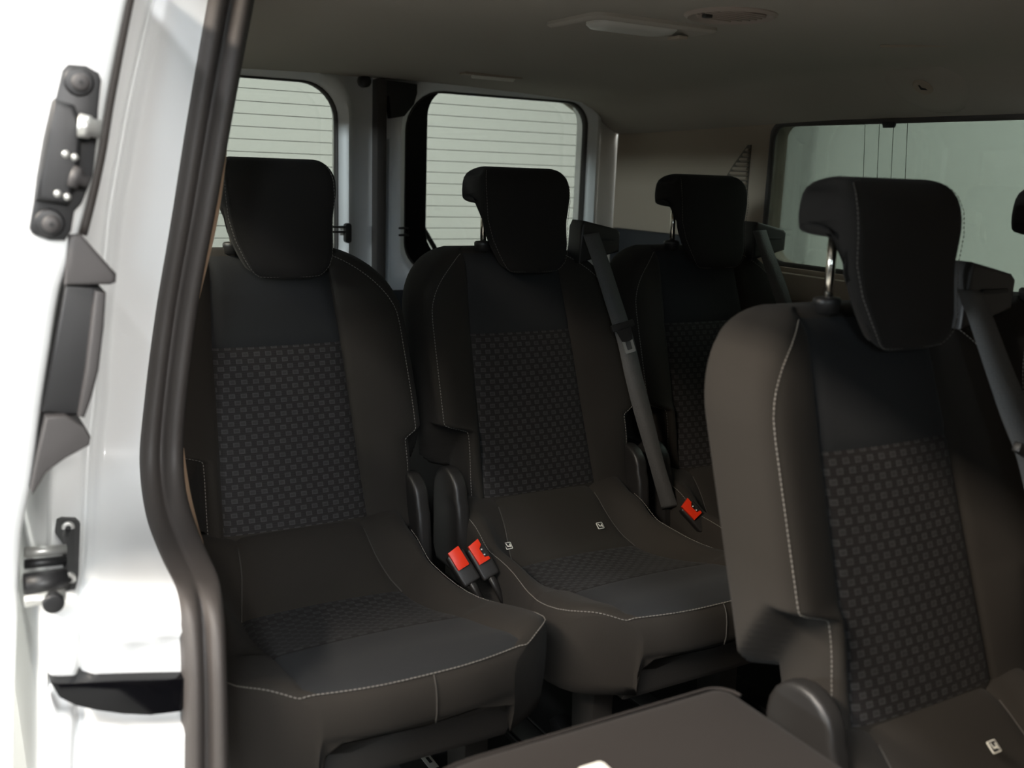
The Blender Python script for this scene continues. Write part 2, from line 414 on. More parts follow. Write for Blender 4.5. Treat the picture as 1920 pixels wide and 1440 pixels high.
# ------------------------------------------------------------------ rear doors
def rear_door(x0, x1, op, label, glass_in):
    d = empty('rear_door', (0.5 * (x0 + x1), YB, 0.003), label, 'van door', 'pair of rear doors')
    outl = rrect(*op)
    def L(pts, y): return [(x, y, z) for x, z in pts]
    edge = to_rect(outl, x0, x1, 0.003, 1.352)
    me = rings([L(to_rect(outl, x0, x1, 0.003, 1.352), YB + 0.10), L(edge, YB), L(grow(outl, 0.050), YB), L(grow(outl, 0.036), YB - 0.016), L(grow(outl, 0.022), YB - 0.020),
                L(grow(outl, 0.004), YB - 0.004), L(outl, YB + 0.006), L(outl, YB + 0.02), L(grow(outl, 0.012), YB + 0.085)])
    link('frame', fix(me), 'doorpaint', d, 50)
    link('glass_seal', rings([L(outl, YB + 0.004), L(grow(outl, -0.004), YB + 0.004), L(grow(outl, -0.004), YB + 0.03)]), 'rubber', d)
    gx0, gx1, gz0, gz1 = glass_in
    gl = link('window_glass', box(((op[0] + op[1]) / 2, YB + 0.085, (op[2] + op[3]) / 2), (op[1] - op[0] + 0.12, 0.004, op[3] - op[2] + 0.10)), 'glass', d, False)
    inner = rrect(gx0, gx1, gz0, gz1, 0.085, 8); outer = to_rect(inner, op[0] - 0.06, op[1] + 0.06, op[2] - 0.05, op[3] + 0.05)
    link('frit_border', rings([L(outer, YB + 0.080), L(inner, YB + 0.080)]), 'frit', gl, False)
    z = gz1 - 0.012
    k = 0
    while z > gz0 + 0.005:
        link('heater_wire', box(((gx0 + gx1) / 2, YB + 0.081, z), (gx1 - gx0 + 0.10, 0.001, 0.0017)), 'wire', gl, False); z -= 0.0335; k += 1
    return d
d1 = rear_door(0.33, 1.086, (0.40, 0.985, 0.78, 1.322, 0.10), 'grey rear door with heated window behind the seat nearest the door seal', (0.455, 1.012, 0.83, 1.342))
d2 = rear_door(1.112, 1.945, (1.187, 1.818, 0.80, 1.322, (0.075, 0.12, 0.09, 0.09)), 'grey rear door with heated window beside the beige corner panel', (1.292, 1.882, 0.83, 1.338))
for d_, x0_, x1_ in ((d1, 0.34, 1.07), (d2, 1.13, 1.93)):
    link('lower_panel', box(((x0_ + x1_) / 2, YB - 0.022, 0.38), (x1_ - x0_, 0.03, 0.74), 0.01), 'darktrim', d_, 40)
# black weather strip in the gap, stoppers and latch
link('gap_seal', box((1.099, YB - 0.012, 0.70), (0.030, 0.05, 1.28), 0.006), 'rubber', d1, 40)
a = at(685, 152, Y=YB - 0.02)
link('door_stop', disc((a.x, YB - 0.002, a.z), (0, -1, 0), 0.017, 0.02, 20, dome=0.008), 'plastic', d1)
a = at(652, 437, Y=YB - 0.02)
bs = link('bump_stop', prism([(a.x + p[0], YB - 0.006, a.z + p[1]) for p in rrect(-0.009, 0.009, -0.028, 0.028, 0.0085, 5)], (0, -0.022, 0), 0.002), 'plastic', d1, 40)
a2 = at(638, 428, Y=YB - 0.02)
link('stop_bar', box((a2.x - 0.02, YB - 0.022, a2.z + 0.004), (0.07, 0.01, 0.006), 0.002), 'plastic', bs, 40); link('stop_bar', box((a2.x - 0.02, YB - 0.022, a2.z - 0.010), (0.07, 0.01, 0.006), 0.002), 'plastic', bs, 40)
lb = [at(*p, Y=YB - 0.03) for p in ((712, 148), (782, 158), (782, 175), (776, 196), (758, 218), (733, 222), (728, 180), (712, 180))]
lt = link('latch_cover', prism([(p.x, YB - 0.004, p.z) for p in lb], (0, -0.03, 0), 0.004), 'plastic', d2, 40)
for yy in (427, 440):
    a = at(752, yy, Y=YB); link('hinge_pin', box((a.x, YB - 0.012, a.z), (0.032, 0.02, 0.006), 0.002), 'plastic', d2, 40)
# edge rib of the second door and the wiper arm outside its glass
link('edge_rib', box((1.134, YB - 0.006, 0.62), (0.010, 0.02, 1.12), 0.004), 'doorpaint', d2, 40)
a, b = at(790, 421, Y=YB + 0.12), at(822, 478, Y=YB + 0.12); b = a + (b - a) * 2.2
link('wiper_arm', tube([a, (a + b) / 2, b], [0.0075, 0.009, 0.011], 8), 'plastic', d2)
# black seal in the corner between the rear door and the side panel
cs = link('corner_seal', tube([at(1166, 238, Y=YB - 0.03), at(1173, 250, Y=YB - 0.03), at(1172, 300, Y=YB - 0.03), at(1167, 370, Y=YB - 0.03), at(1161, 420, Y=YB - 0.03), at(1160, 560, Y=YB - 0.03)], 0.007, 8), 'rubber', wr)

# ------------------------------------------------------------------ door pillar on the near side
XO = [(0.25, 0.205), (0.40, 0.215), (0.55, 0.225), (0.70, 0.240), (1.0, 0.285), (1.3, 0.335), (1.5, 0.365)]     # side of the seal at each height
SEAL_OUT = [(420, -160), (405, -80), (390, 0), (355, 200), (320, 420), (290, 600), (268, 780), (262, 870), (275, 970), (305, 1050), (333, 1110), (343, 1200), (346, 1300), (345, 1440), (345, 1620)]
SEAL_IN = [(508, -160), (493, -80), (478, 0), (440, 200), (408, 380), (374, 560), (350, 750), (345, 850), (352, 930), (378, 1010), (410, 1080), (421, 1150), (425, 1250), (428, 1350), (430, 1440), (430, 1620)]
def by_y(path): return [(p[1], p[0]) for p in path]
def pillar_pt(px, py, off=0.0):
    X = 0.26
    for _ in range(8):
        p = at(px, py, X=X); X = smoothpts(p.z, XO) + off
    return at(px, py, X=X)
rows = [-160 + 20 * i for i in range(90)]
so = [pillar_pt(smoothpts(y, by_y(SEAL_OUT)), y) for y in rows]
si = []
for y, p in zip(rows, so):
    q = at(smoothpts(y, by_y(SEAL_IN)), y, Y=p.y + 0.004); si.append(q)
# seal: two round lobes with a groove, swept along the door opening
prof = [(0.0, 0.02), (0.0, 0.002), (0.05, -0.008), (0.14, -0.015), (0.26, -0.017), (0.37, -0.012), (0.43, -0.003), (0.47, -0.002), (0.52, -0.012), (0.62, -0.022), (0.74, -0.026), (0.86, -0.022), (0.95, -0.011), (1.0, 0.004), (1.0, 0.03)]
vs, fs = [], []
for a, b in zip(so, si):
    for u, dy in prof: p = a.lerp(b, u); vs.append((p.x, p.y + dy, p.z))
n = len(prof)
for i in range(len(rows) - 1):
    for k in range(n - 1): fs.append((i * n + k, i * n + k + 1, (i + 1) * n + k + 1, (i + 1) * n + k))
seal = link('door_seal', me_py(vs, fs), 'rubber', None, True, tuple(so[45])); tag(seal, 'thick black rubber seal with two lobes edging the door opening', 'door seal')
# inner trim edge behind the seal, its warm reflection put into the colour
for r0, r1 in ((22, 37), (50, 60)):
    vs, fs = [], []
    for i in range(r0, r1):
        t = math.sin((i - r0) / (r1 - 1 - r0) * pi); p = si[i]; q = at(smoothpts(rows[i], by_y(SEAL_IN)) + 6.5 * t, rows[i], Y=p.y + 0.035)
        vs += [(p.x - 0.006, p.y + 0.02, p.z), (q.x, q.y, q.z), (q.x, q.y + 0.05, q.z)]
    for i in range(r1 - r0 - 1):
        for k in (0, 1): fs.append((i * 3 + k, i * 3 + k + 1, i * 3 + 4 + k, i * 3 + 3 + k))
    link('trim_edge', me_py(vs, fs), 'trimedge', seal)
# painted jamb from the outer skin to the seal
JL = [(262, -160), (225, 0), (190, 200), (150, 400), (118, 600), (98, 800), (90, 900), (87, 1000), (84, 1165), (88, 1270), (86, 1310), (88, 1440), (90, 1620)]
GR = [(320, -160), (285, 0), (262, 100), (240, 200), (222, 300), (205, 400), (195, 500), (183, 600), (175, 750), (165, 850), (158, 1000), (152, 1100), (150, 1190), (146, 1300), (140, 1440), (140, 1620)]
def ledge(px, py):                     # how far the panel steps back, metres
    c1 = interp(px, [(84, 1160), (150, 1192), (175, 1206), (215, 1212), (280, 1200), (345, 1186)])
    c2 = interp(px, [(84, 1275), (110, 1312), (160, 1332), (240, 1346), (345, 1342)])
    s = 0.016 * sm(py, c1 - 4, c1 + 10) if px > 146 else 0.004 * sm(py, c1 - 3, c1 + 3)
    s += 0.012 * sm(py, 1262, 1278) - 0.030 * sm(py, c2 - 4, c2 + 30)
    s += 0.006 * math.exp(-((py - 1165 - (px - 150) * 0.02) / 6) ** 2) * sm(px, 150, 170)
    return s
us = [0.0, 0.02, 0.05]
vs, fs = [], []; jrows = [-160 + 12 * i for i in range(150)]; cols = 40
soy = [(y, p.y) for y, p in zip(rows, so)]
for py in jrows:
    l = smoothpts(py, by_y(JL)); gmid = smoothpts(py, by_y(GR)); s = smoothpts(py, by_y(SEAL_OUT)) + 12
    Y = smoothpts(py, soy) + 0.012
    pxs = [l + (gmid - 9 - l) * i / 10 for i in range(11)] + [gmid - 6, gmid - 3.5, gmid, gmid + 3.5, gmid + 6, gmid + 9] + [gmid + 12 + (s - gmid - 12) * i / (cols - 18) for i in range(cols - 17)]
    for px in pxs:
        gd = abs(px - gmid); y = Y + 0.012 * math.exp(-(gd / 4.5) ** 2) + ledge(px, py)
        e = (px - l); y += 0.014 * (1 - math.sqrt(max(0, 1 - max(0, 1 - e / 14) ** 2)))
        y -= 0.010 * sm(px, gmid + 8, gmid + 30)
        vs.append(at(px, py, Y=y))
n = len(pxs)
for i in range(len(jrows) - 1):
    for k in range(n - 1): fs.append((i * n + k, i * n + k + 1, (i + 1) * n + k + 1, (i + 1) * n + k))
wlft = link('wall_left', me_py(vs, fs), 'paint', None, True, tuple(so[45])); tag(wlft, kind='structure')
# outer skin of the rear quarter, going back from the jamb
vs, fs = [], []
for py in jrows:
    l = smoothpts(py, by_y(JL)); Y = smoothpts(py, soy) + 0.026; p = at(l, py, Y=Y)
    for k, (dx, y) in enumerate(((0, Y), (-0.004, Y + 0.02), (-0.006, Y + 0.08), (-0.004, 1.75), (0.010, 2.52), (0.02, 2.78))): vs.append((p.x + dx, y, p.z))
gf = []
for i in range(len(jrows) - 1):
    for k in range(5): (gf if k == 3 and 0.90 < vs[i * 6 + 3][2] < 1.26 else fs).append((i * 6 + k, i * 6 + 6 + k, i * 6 + 7 + k, i * 6 + k + 1))
link('quarter_panel', me_py(vs, fs), 'paint', wlft); link('quarter_glass', me_py(vs, gf), 'clear', wlft, False)
# inner trim behind the pillar, to the rear door
vs, fs = [], []
for p in si:
    for x, y in ((p.x - 0.004, p.y + 0.02), (p.x - 0.018, p.y + 0.10), (min(p.x, 0.32) - 0.03, 1.75), (0.30, 2.52), (0.30, YB)): vs.append((x, y, p.z))
for i in range(len(si) - 1):
    for k in range(4):
        if not (k == 2 and 0.90 < vs[i * 5 + 2][2] < 1.26): fs.append((i * 5 + k, i * 5 + 1 + k, i * 5 + 6 + k, i * 5 + 5 + k))
link('inner_trim', me_py(vs, fs), 'trim', wlft)
# rail end plate with its two screws and the roller arm of the sliding door
YJ = smoothpts(1040, soy) + 0.012
yjm = lambda py: smoothpts(py, soy) + 0.012
pl_ = [at(*p, Y=yjm(p[1]) - 0.008) for p in ((104, 1000), (107, 976), (116, 972), (143, 973), (150, 980), (147, 1075), (141, 1103), (127, 1105), (120, 1090), (118, 1020))]
rp = empty('rail_bracket', tuple(pl_[0]), 'black screwed end plate and roller bars low on the white pillar', 'bracket')
link('plate', prism([(p.x, p.y + 0.008, p.z) for p in pl_], (0, -0.012, 0), 0.002), 'hard', rp, 40)
for px, py in ((128, 991), (129, 1088)):
    a = at(px, py, Y=yjm(py) - 0.016); s_ = link('screw', disc((a.x, yjm(py) - 0.011, a.z), (0, -1, 0), 0.0088, 0.004, 18, bev=0.002), 'steel', rp)
    link('screw_socket', disc((a.x, yjm(py) - 0.0145, a.z), (0, -1, 0), 0.004, 0.001, 6), 'hard', s_, False)
for (p0, p1, r_, m_) in (((124, 1030), (46, 1036), 0.008, 'steel'), ((124, 1050), (46, 1058), 0.007, 'hard'), ((125, 1086), (46, 1098), 0.017, 'hard'), ((122, 1115), (46, 1128), 0.008, 'steel')):
    link('roller_bar', tube([at(*p0, Y=yjm(p0[1]) - 0.022), at((p0[0] + p1[0]) / 2, (p0[1] + p1[1]) / 2, Y=yjm(p0[1]) - 0.024), at(*p1, Y=yjm(p0[1]) - 0.026)], r_ * 0.85, 12), m_, rp)
a = at(100, 1130, Y=yjm(1130) - 0.02); link('roller', disc((a.x, yjm(1130) - 0.012, a.z), (0, -1, 0), 0.012, 0.014, 18, bev=0.003), 'hard', rp)
# black gloss insert in the step
def jy(py): return smoothpts(py, soy)
bp = [(92, 1274), (110, 1303), (140, 1318), (180, 1327), (230, 1334), (280, 1336), (322, 1331), (338, 1329), (343, 1322), (343, 1268), (300, 1269), (230, 1271), (160, 1274), (112, 1276)]
yy = jy(1300) + 0.012
bi = link('gloss_insert', prism([(q.x, yy + 0.05, q.z) for q in [at(*p, Y=yy) for p in bp]], (0, -0.058, 0), 0.003), 'gloss', None, 35, tuple(at(220, 1300, Y=yy)))
tag(bi, 'curved gloss black insert set into the white step under the pillar', 'trim insert')

# ------------------------------------------------------------------ sliding door, open at the left
DY = 1.20
DL = [(75, -160), (50, 0), (25, 120), (0, 240), (-40, 450), (-80, 700), (-100, 1000), (-110, 1500), (-110, 1620)]
DR = [(275, -160), (240, 0), (205, 180), (185, 300), (152, 440), (118, 540), (95, 680), (80, 780), (62, 920), (45, 1010), (40, 1100), (32, 1300), (28, 1500), (28, 1620)]
sd = empty('sliding_door', tuple(at(0, 1440, Y=DY)), 'open white sliding door seen edge on at the far left', 'sliding door')
vs, fs = [], []
for py in jrows:
    l = at(smoothpts(py, by_y(DL)), py, Y=DY); r = at(smoothpts(py, by_y(DR)), py, Y=DY)
    z = (l.z + r.z) / 2; T = (r.x - l.x)
    for x, y in ((l.x + 0.012, 2.34), (l.x + 0.004, 2.27), (l.x - 0.006, 1.60), (l.x - 0.002, DY + 0.04), (l.x + 0.002, DY + 0.012), (l.x + 0.010, DY + 0.002), (l.x + 0.02, DY), (l.x + T * 0.5, DY), (r.x - 0.016, DY), (r.x - 0.006, DY + 0.003), (r.x - 0.001, DY + 0.012), (r.x, DY + 0.03), (r.x - 0.02, 1.6), (r.x - 0.02, 2.27), (r.x - 0.02, 2.34)):
        vs.append((x, y, z))
n = 15; gf = []
for i in range(len(jrows) - 1):
    for k in range(n):
        f_ = (i * n + k, i * n + n + k, i * n + n + (k + 1) % n, i * n + (k + 1) % n); hole = k in (1, 12) and 0.90 < vs[i * n + k][2] < 1.27
        if not hole: fs.append(f_)
        elif k == 1: gf.append(f_)
link('door_leaf', fix(me_py(vs, fs)), 'paint', sd); link('door_glass', me_py(vs, gf), 'clear', sd, False)
# seal line along the inner edge of the door
link('edge_gasket', tube([at(smoothpts(y, by_y(DR)) + 1, y, Y=DY + 0.035) for y in range(-160, 460, 20)], 0.006, 8), 'rubber', sd)
# guide plate with bolts and pins
gp = [at(*p, Y=DY) for p in ((116, 132), (126, 121), (160, 124), (184, 138), (188, 152), (182, 208), (180, 260), (172, 330), (152, 380), (138, 395), (132, 432), (120, 450), (92, 449), (60, 438), (54, 428), (62, 380), (68, 330), (80, 260), (96, 190), (104, 183))]
pl = link('guide_plate', prism([(p.x, DY + 0.002, p.z) for p in gp], (0, -0.012, 0), 0.003), 'hard', sd, 40)
mid = [at(*p, Y=DY - 0.01) for p in ((98, 186), (138, 198), (152, 240), (148, 300), (140, 340), (128, 384), (64, 374), (72, 320), (84, 250))]
link('plate_body', prism([(p.x, DY - 0.008, p.z) for p in mid], (0, -0.016, 0), 0.006, 3), 'hard', pl, 50)
for px, py in ((148, 153), (93, 418)):
    a = at(px, py, Y=DY - 0.012); bo = link('bolt', disc((a.x, DY - 0.009, a.z), (0, -1, 0), 0.0155, 0.005, 24, bev=0.003), 'hard', pl)
    link('bolt_head', disc((a.x + 0.001, DY - 0.014, a.z - 0.001), (0, -1, 0), 0.009, 0.005, 20, dome=0.003), 'handle', bo)
    link('bolt_socket', disc((a.x + 0.001, DY - 0.0217, a.z - 0.001), (0, -1, 0), 0.0028, 0.001, 6), 'black_mark', bo, False)
for p0, p1, r0, r1 in (((148, 235), (190, 243), 0.013, 0.010), ((134, 330), (166, 342), 0.012, 0.006)):
    a, b = at(*p0, Y=DY - 0.03), at(*p1, Y=DY - 0.035)
    link('guide_pin', tube([a, a.lerp(b, 0.5), a.lerp(b, 0.55), b], [r0, r0 * 0.95, r1, r1], 14), 'steel' if r0 > 0.0125 else 'handle', pl)
for px, py in ((123, 289), (140, 295), (108, 363), (126, 369)):
    a = at(px, py, Y=DY - 0.022); link('rivet', disc((a.x, DY - 0.020, a.z), (0, -1, 0), 0.0042, 0.004, 12, dome=0.003), 'steel', pl)
# pull handle: two wedge brackets and a grip
gh = lambda pts, y0, y1, bev: prism([(p.x, y1, p.z) for p in [at(*q, Y=DY) for q in pts]], (0, y0 - y1, 0), bev, 3)
link('handle_bracket', gh(((128, 440), (150, 438), (205, 500), (216, 512), (215, 528), (205, 532), (120, 533)), DY - 0.012, DY + 0.045, 0.005), 'handle', sd, 50)
link('handle_bracket', gh(((85, 778), (120, 776), (155, 795), (168, 815), (165, 830), (120, 855), (85, 880), (60, 922), (56, 915), (70, 845)), DY - 0.012, DY + 0.045, 0.005), 'handle', sd, 50)
gr_ = link('handle_grip', gh(((122, 534), (190, 538), (198, 548), (194, 610), (184, 690), (172, 740), (158, 778), (150, 782), (78, 775), (96, 680)), DY + 0.004, DY + 0.045, 0.004), 'hard', sd, 50)
link('grip_rib', gh(((176, 542), (197, 547), (193, 612), (183, 692), (170, 742), (157, 780), (145, 778), (160, 690)), DY - 0.010, DY + 0.02, 0.004), 'handle', gr_, 50)

# ------------------------------------------------------------------ unseen cab side before the door opening, and a partition added to block light
bpil = link('wall_left_cab', prism([(x, -1.0, z) for x, z in ((0.19, 0.0), (0.16, 0.35), (0.17, 0.65), (0.25, 1.0), (0.33, 1.34), (0.40, 1.33), (0.33, 1.0), (0.27, 0.65), (0.25, 0.35), (0.26, 0.0))], (0, 0.62, 0), 0.008), 'paint', None, 40, (0.25, -0.7, 0)); tag(bpil, kind='structure')
link('pillar_seal', tube([(x, -0.375, z) for x, z in ((0.235, 0.0), (0.215, 0.35), (0.225, 0.65), (0.29, 1.0), (0.36, 1.29))], 0.014, 10), 'rubber', bpil)
wf = link('wall_front_light_block', box((1.12, -1.02, 0.68), (1.7, 0.04, 1.40)), 'trim', None, False, (1.12, -1.02, 0)); tag(wf, kind='structure')

# ------------------------------------------------------------------ roof rail over the door opening
pf_ = ((0.25, 1.315), (0.335, 1.285), (0.36, 1.285), (0.41, 1.31), (0.43, 1.36), (0.40, 1.42), (0.28, 1.43))
rl = link('roof_rail', fix(rings([[(x, y, z + dz) for x, z in pf_] for y, dz in ((-1.0, 0), (0.0, 0), (1.0, 0), (1.10, 0.03), (1.25, 0.075), (1.5, 0.12))])), 'doorpaint', None, 40, (0.34, 0.2, 1.3)); tag(rl, 'painted roof rail running over the sliding door opening', 'roof rail')

# ================================================================== SEATS
def seat_mesh_parts():
    """the cloth of one seat in its own frame: x across, y to the rear (0 = where back meets cushion), z from the floor"""
    out = {}
    # ---- backrest
    zs = sorted(set([0.405 + i * 0.0105 for i in range(47)] + [0.466 + i * 0.004 for i in range(36)] + [0.435, 0.762, 0.905, 0.913, 0.92, 0.926, 0.931, 0.935, 0.938]))
    zs = [z for z in zs if z <= 0.939]
    cs = [-1, -0.985, -0.96, -0.92, -0.86, -0.78, -0.70, -0.62, -0.56, -0.525, -0.51, -0.5, -0.485, -0.46, -0.40, -0.3, -0.2, -0.1, 0]
    cs = cs + [-c for c in cs[-2::-1]]
    ZT = 0.939
    def wid(z, dep, side):
        zs_ = 0.583 - 0.10 * dep
        if side > 0: w = 0.246 + 0.030 * sm(z, zs_ - 0.012, zs_ + 0.010) - 0.010 * sm(z, 0.62, 0.86)
        else: w = 0.170 + 0.068 * sm(z, zs_ - 0.016, zs_ + 0.010)
        e = max(0.0, (z - (ZT - 0.140)) / 0.142); w -= (w - 0.10) * (1 - (max(0.0, 1 - e ** 2.0)) ** (1 / 2.0))
        return w
    def wins(z): return min(interp(z, [(0.40, 0.140), (0.60, 0.130), (0.762, 0.124), (0.94, 0.112)]), wid(z, 0, -1) - 0.03)
    def yl(z): return 0.33 * (z - 0.42)
    def front(c, z):
        w, wi = wid(z, 0, c), wins(z); a = abs(c)
        x = a / 0.5 * wi if a <= 0.5 else wi + (a - 0.5) / 0.5 * (w - wi)
        b = 0.017 * sm(z, 0.43, 0.56) * (1 - 0.75 * sm(z, 0.80, 0.93)) + 0.006
        y = yl(z)
        if a <= 0.5: y -= 0.007 * (1 - (x / wi) ** 2)
        else:
            t = (x - wi) / (w - wi); y -= b * math.sin(pi * min(t, 1) * 0.72)
            r = 0.034; e = max(0.0, x - (w - r)); y += r - math.sqrt(max(0.0, r * r - e * e)) if e > 0 else 0
        y += 0.0045 * math.exp(-((x - wi) / 0.005) ** 2)
        if a <= 0.5: y += 0.003 * math.exp(-((z - 0.762) / 0.006) ** 2)
        q = max(0.0, (z - (ZT - 0.05)) / 0.0505); y += 0.048 * (1 - math.sqrt(max(0.0, 1 - q * q)))
        # seam dip of the notch below the bolster
        return Vector((math.copysign(x, c), y, z))
    T = 0.098
    def back(z):
        q = max(0.0, (z - (ZT - 0.04)) / 0.0405); return yl(z) + T - 0.045 * (1 - math.sqrt(max(0.0, 1 - q * q)))
    V, grid = [], []
    for z in zs:
        row = []
        f = [front(c, z) for c in cs]; yb = back(z)
        loop = list(f)
        ye = f[-1].y
        for t in (0.1, 0.2, 0.3, 0.4, 0.5, 0.6, 0.7, 0.8, 0.9, 1.0):
            d = t; w = wid(z, d, 1); y = ye + (yb - ye) * t; loop.append(Vector((w + 0.006 * math.sin(pi * t) - 0.02 * sm(t, 0.8, 1.0), y, z)))
        wb = wid(z, 1.0, 1) - 0.02; wb2 = wid(z, 1.0, -1) - 0.02
        for u in (0.6, 0.2, -0.2, -0.6): loop.append(Vector(((wb if u > 0 else wb2) * u, yb + 0.004 * (1 - abs(u)), z)))
        for t in (1.0, 0.9, 0.8, 0.7, 0.6, 0.5, 0.4, 0.3, 0.2, 0.1):
            w = wid(z, t, -1); ye = f[0].y; y = ye + (yb - ye) * t; loop.append(Vector((-(w + 0.006 * math.sin(pi * t) - 0.02 * sm(t, 0.8, 1.0)), y, z)))
        for p in loop: row.append(len(V)); V.append(p)
        grid.append(row)
    n = len(grid[0]); nf = len(cs); fc = {'cover': [], 'upper': [], 'insert': []}
    arc = {}
    for i in range(len(zs) - 1):
        for k in range(n):
            q = (grid[i][k], grid[i][(k + 1) % n], grid[i + 1][(k + 1) % n], grid[i + 1][k])
            if k < nf - 1 and abs((cs[k] + cs[k + 1]) / 2) < 0.5 and zs[i] < 0.925 and zs[i] > 0.43:
                fc['insert' if zs[i] < 0.7619 else 'upper'].append(q)
            else: fc['cover'].append(q)
    fc['cover'].append(tuple(grid[-1])); fc['cover'].append(tuple(grid[0][::-1]))
    uv = [(p.x, p.z * 1.05) for p in V]
    def sub(faces):
        ids = sorted({i for f in faces for i in f}); mp = {a: b for b, a in enumerate(ids)}
        return me_py([V[i] for i in ids], [tuple(mp[i] for i in f) for f in faces], [uv[i] for i in ids])
    out['backrest'] = sub(fc['cover']); out['upper_panel'] = sub(fc['upper']); out['back_insert'] = sub(fc['insert'])
    st = []
    for s in (-1, 1):
        k = cs.index(-0.92) if s < 0 else cs.index(0.92)
        path = [V[grid[i][k]] + Vector((0, -0.0006, 0)) for i in range(1, len(zs)) if zs[i] < 0.80]
        top = [front(s * (0.92 - 0.34 * (1 - math.cos(t))), 0.80 + 0.126 * math.sin(t)) + Vector((0, -0.0008, 0.0)) for t in [q / 12 * pi / 2 for q in range(1, 13)]]
        st.append(path + top)
    out['back_paths'] = st
    # ---- cushion
    ys = [0.03, 0.0, -0.02, -0.035, -0.05, -0.065, -0.08, -0.095, -0.11, -0.125, -0.134, -0.14, -0.146, -0.16, -0.18, -0.21, -0.24, -0.27, -0.30, -0.325, -0.345, -0.358, -0.365, -0.372, -0.39, -0.42, -0.45, -0.48, -0.505, -0.522, -0.536, -0.546, -0.553, -0.559, -0.564, -0.568, -0.571, -0.572, -0.570]
    ztop = [(-0.572, 0.350), (-0.5715, 0.362), (-0.571, 0.374), (-0.568, 0.389), (-0.564, 0.398), (-0.559, 0.404), (-0.553, 0.4085), (-0.546, 0.411), (-0.536, 0.413), (-0.505, 0.411), (-0.45, 0.398), (-0.365, 0.379), (-0.30, 0.360), (-0.24, 0.346), (-0.18, 0.337), (-0.14, 0.338), (-0.11, 0.348), (-0.08, 0.370), (-0.05, 0.398), (-0.02, 0.422), (0.0, 0.430), (0.03, 0.432)]
    HW = 0.258
    def hwid(y):
        e = max(0.0, -y - (0.573 - 0.14)); h = HW - 0.048 * sm(y, -0.45, -0.20)
        return h - (0.14 - math.sqrt(max(0.0, 0.0196 - min(e, 0.1365) ** 2)))
    def shf(x, y): return 0.022 * sm(x, 0.05, 0.20) * sm(-y, 0.47, 0.572)
    def cwi(y): return min(interp(y, [(-0.56, 0.168), (-0.50, 0.168), (-0.365, 0.160), (-0.14, 0.148), (-0.06, 0.125), (0.0, 0.118)]), hwid(y) - 0.03)
    V2, grid2 = [], []
    for j, y in enumerate(ys):
        last = j == len(ys) - 1
        zt = 0.340 if last else smoothpts(y, ztop); hw, wi = hwid(y), cwi(y); row = []
        pts = []
        for c in cs:
            a = abs(c); x = a / 0.5 * wi if a <= 0.5 else wi + (a - 0.5) / 0.5 * (hw - wi)
            z = zt
            if a > 0.5:
                t = (x - wi) / (hw - wi); bb = 0.012 * (1 - sm(-y, 0.49, 0.56)) + 0.040 * sm(y, -0.36, -0.16) * (1 - sm(y, -0.10, -0.02))
                z += bb * (math.sin(pi * min(t, 1) * 0.8) if y < -0.36 else sm(t, 0.0, 0.75))
                r = 0.026; e = max(0.0, x - (hw - r)); z -= (r - math.sqrt(max(0.0, r * r - e * e))) * (1 - 0.85 * sm(-y, 0.46, 0.55))
            else: z += 0.005 * (1 - (x / wi) ** 2) * (1 - sm(-y, 0.5, 0.55))
            z -= 0.004 * math.exp(-((x - wi) / 0.005) ** 2) * (1 - sm(-y, 0.53, 0.556))
            if a <= 0.5: z -= 0.002 * math.exp(-((y + 0.365) / 0.005) ** 2) + 0.003 * math.exp(-((y + 0.14) / 0.006) ** 2)
            pts.append(Vector((math.copysign(x, c), y + shf(x, y), z)))
        zb = 0.268
        L_, R__ = pts[0], pts[-1]
        def side(p, s): return [Vector((s * (abs(p.x) + 0.004 * math.sin(pi * t)), p.y + 0.01 * t, p.z + (zb - p.z) * t)) for t in (0.3, 0.6, 0.85, 1.0)]
        # underside: higher in the middle, over the skirt
        und = []
        for x in (0.195, 0.165, 0.0, -0.165, -0.195):
            xx = x * min(1.0, hw / 0.205); und.append(Vector((xx, y + shf(abs(xx), y) + 0.012, zb + 0.058 * (1 - sm(abs(xx), 0.13, 0.165)))))
        loop = pts + side(R__, 1) + und + side(L_, -1)[::-1]
        for p in loop: row.append(len(V2)); V2.append(p)
        grid2.append(row)
    n2 = len(grid2[0]); fc = {'cover': [], 'panel': [], 'insert': []}
    for j in range(len(ys) - 1):
        for k in range(n2):
            q = (grid2[j][k], grid2[j][(k + 1) % n2], grid2[j + 1][(k + 1) % n2], grid2[j + 1][k])[::-1]
            mid = k < nf - 1 and abs((cs[k] + cs[k + 1]) / 2) < 0.5
            ym = (ys[j] + ys[j + 1]) / 2
            if mid and -0.365 < ym < -0.14: fc['insert'].append(q)
            elif mid and -0.5595 < ym < -0.365: fc['panel'].append(q)
            else: fc['cover'].append(q)
    fc['cover'].append(tuple(grid2[0])); fc['cover'].append(tuple(grid2[-1][::-1]))
    uv2 = [(p.x, p.y) for p in V2]
    def sub2(faces):
        ids = sorted({i for f in faces for i in f}); mp = {a: b for b, a in enumerate(ids)}
        return me_py([V2[i] for i in ids], [tuple(mp[i] for i in f) for f in faces], [uv2[i] for i in ids])
    out['cushion'] = sub2(fc['cover']); out['cushion_panel'] = sub2(fc['panel']); out['cushion_insert'] = sub2(fc['insert'])
    jf = ys.index(-0.559); kl, kr = cs.index(-0.96), cs.index(0.96)
    path = [V2[grid2[j][kl]] for j in range(4, jf)] + [V2[grid2[jf][k]] for k in range(kl, kr + 1)] + [V2[grid2[j][kr]] for j in range(jf - 1, 3, -1)]
    for k_ in range(8):
        lam = 0.5 if k_ % 2 == 0 else -0.52
        path = [path[0]] + [path[i] + ((path[i - 1] + path[i + 1]) * 0.5 - path[i]) * lam for i in range(1, len(path) - 1)] + [path[-1]]
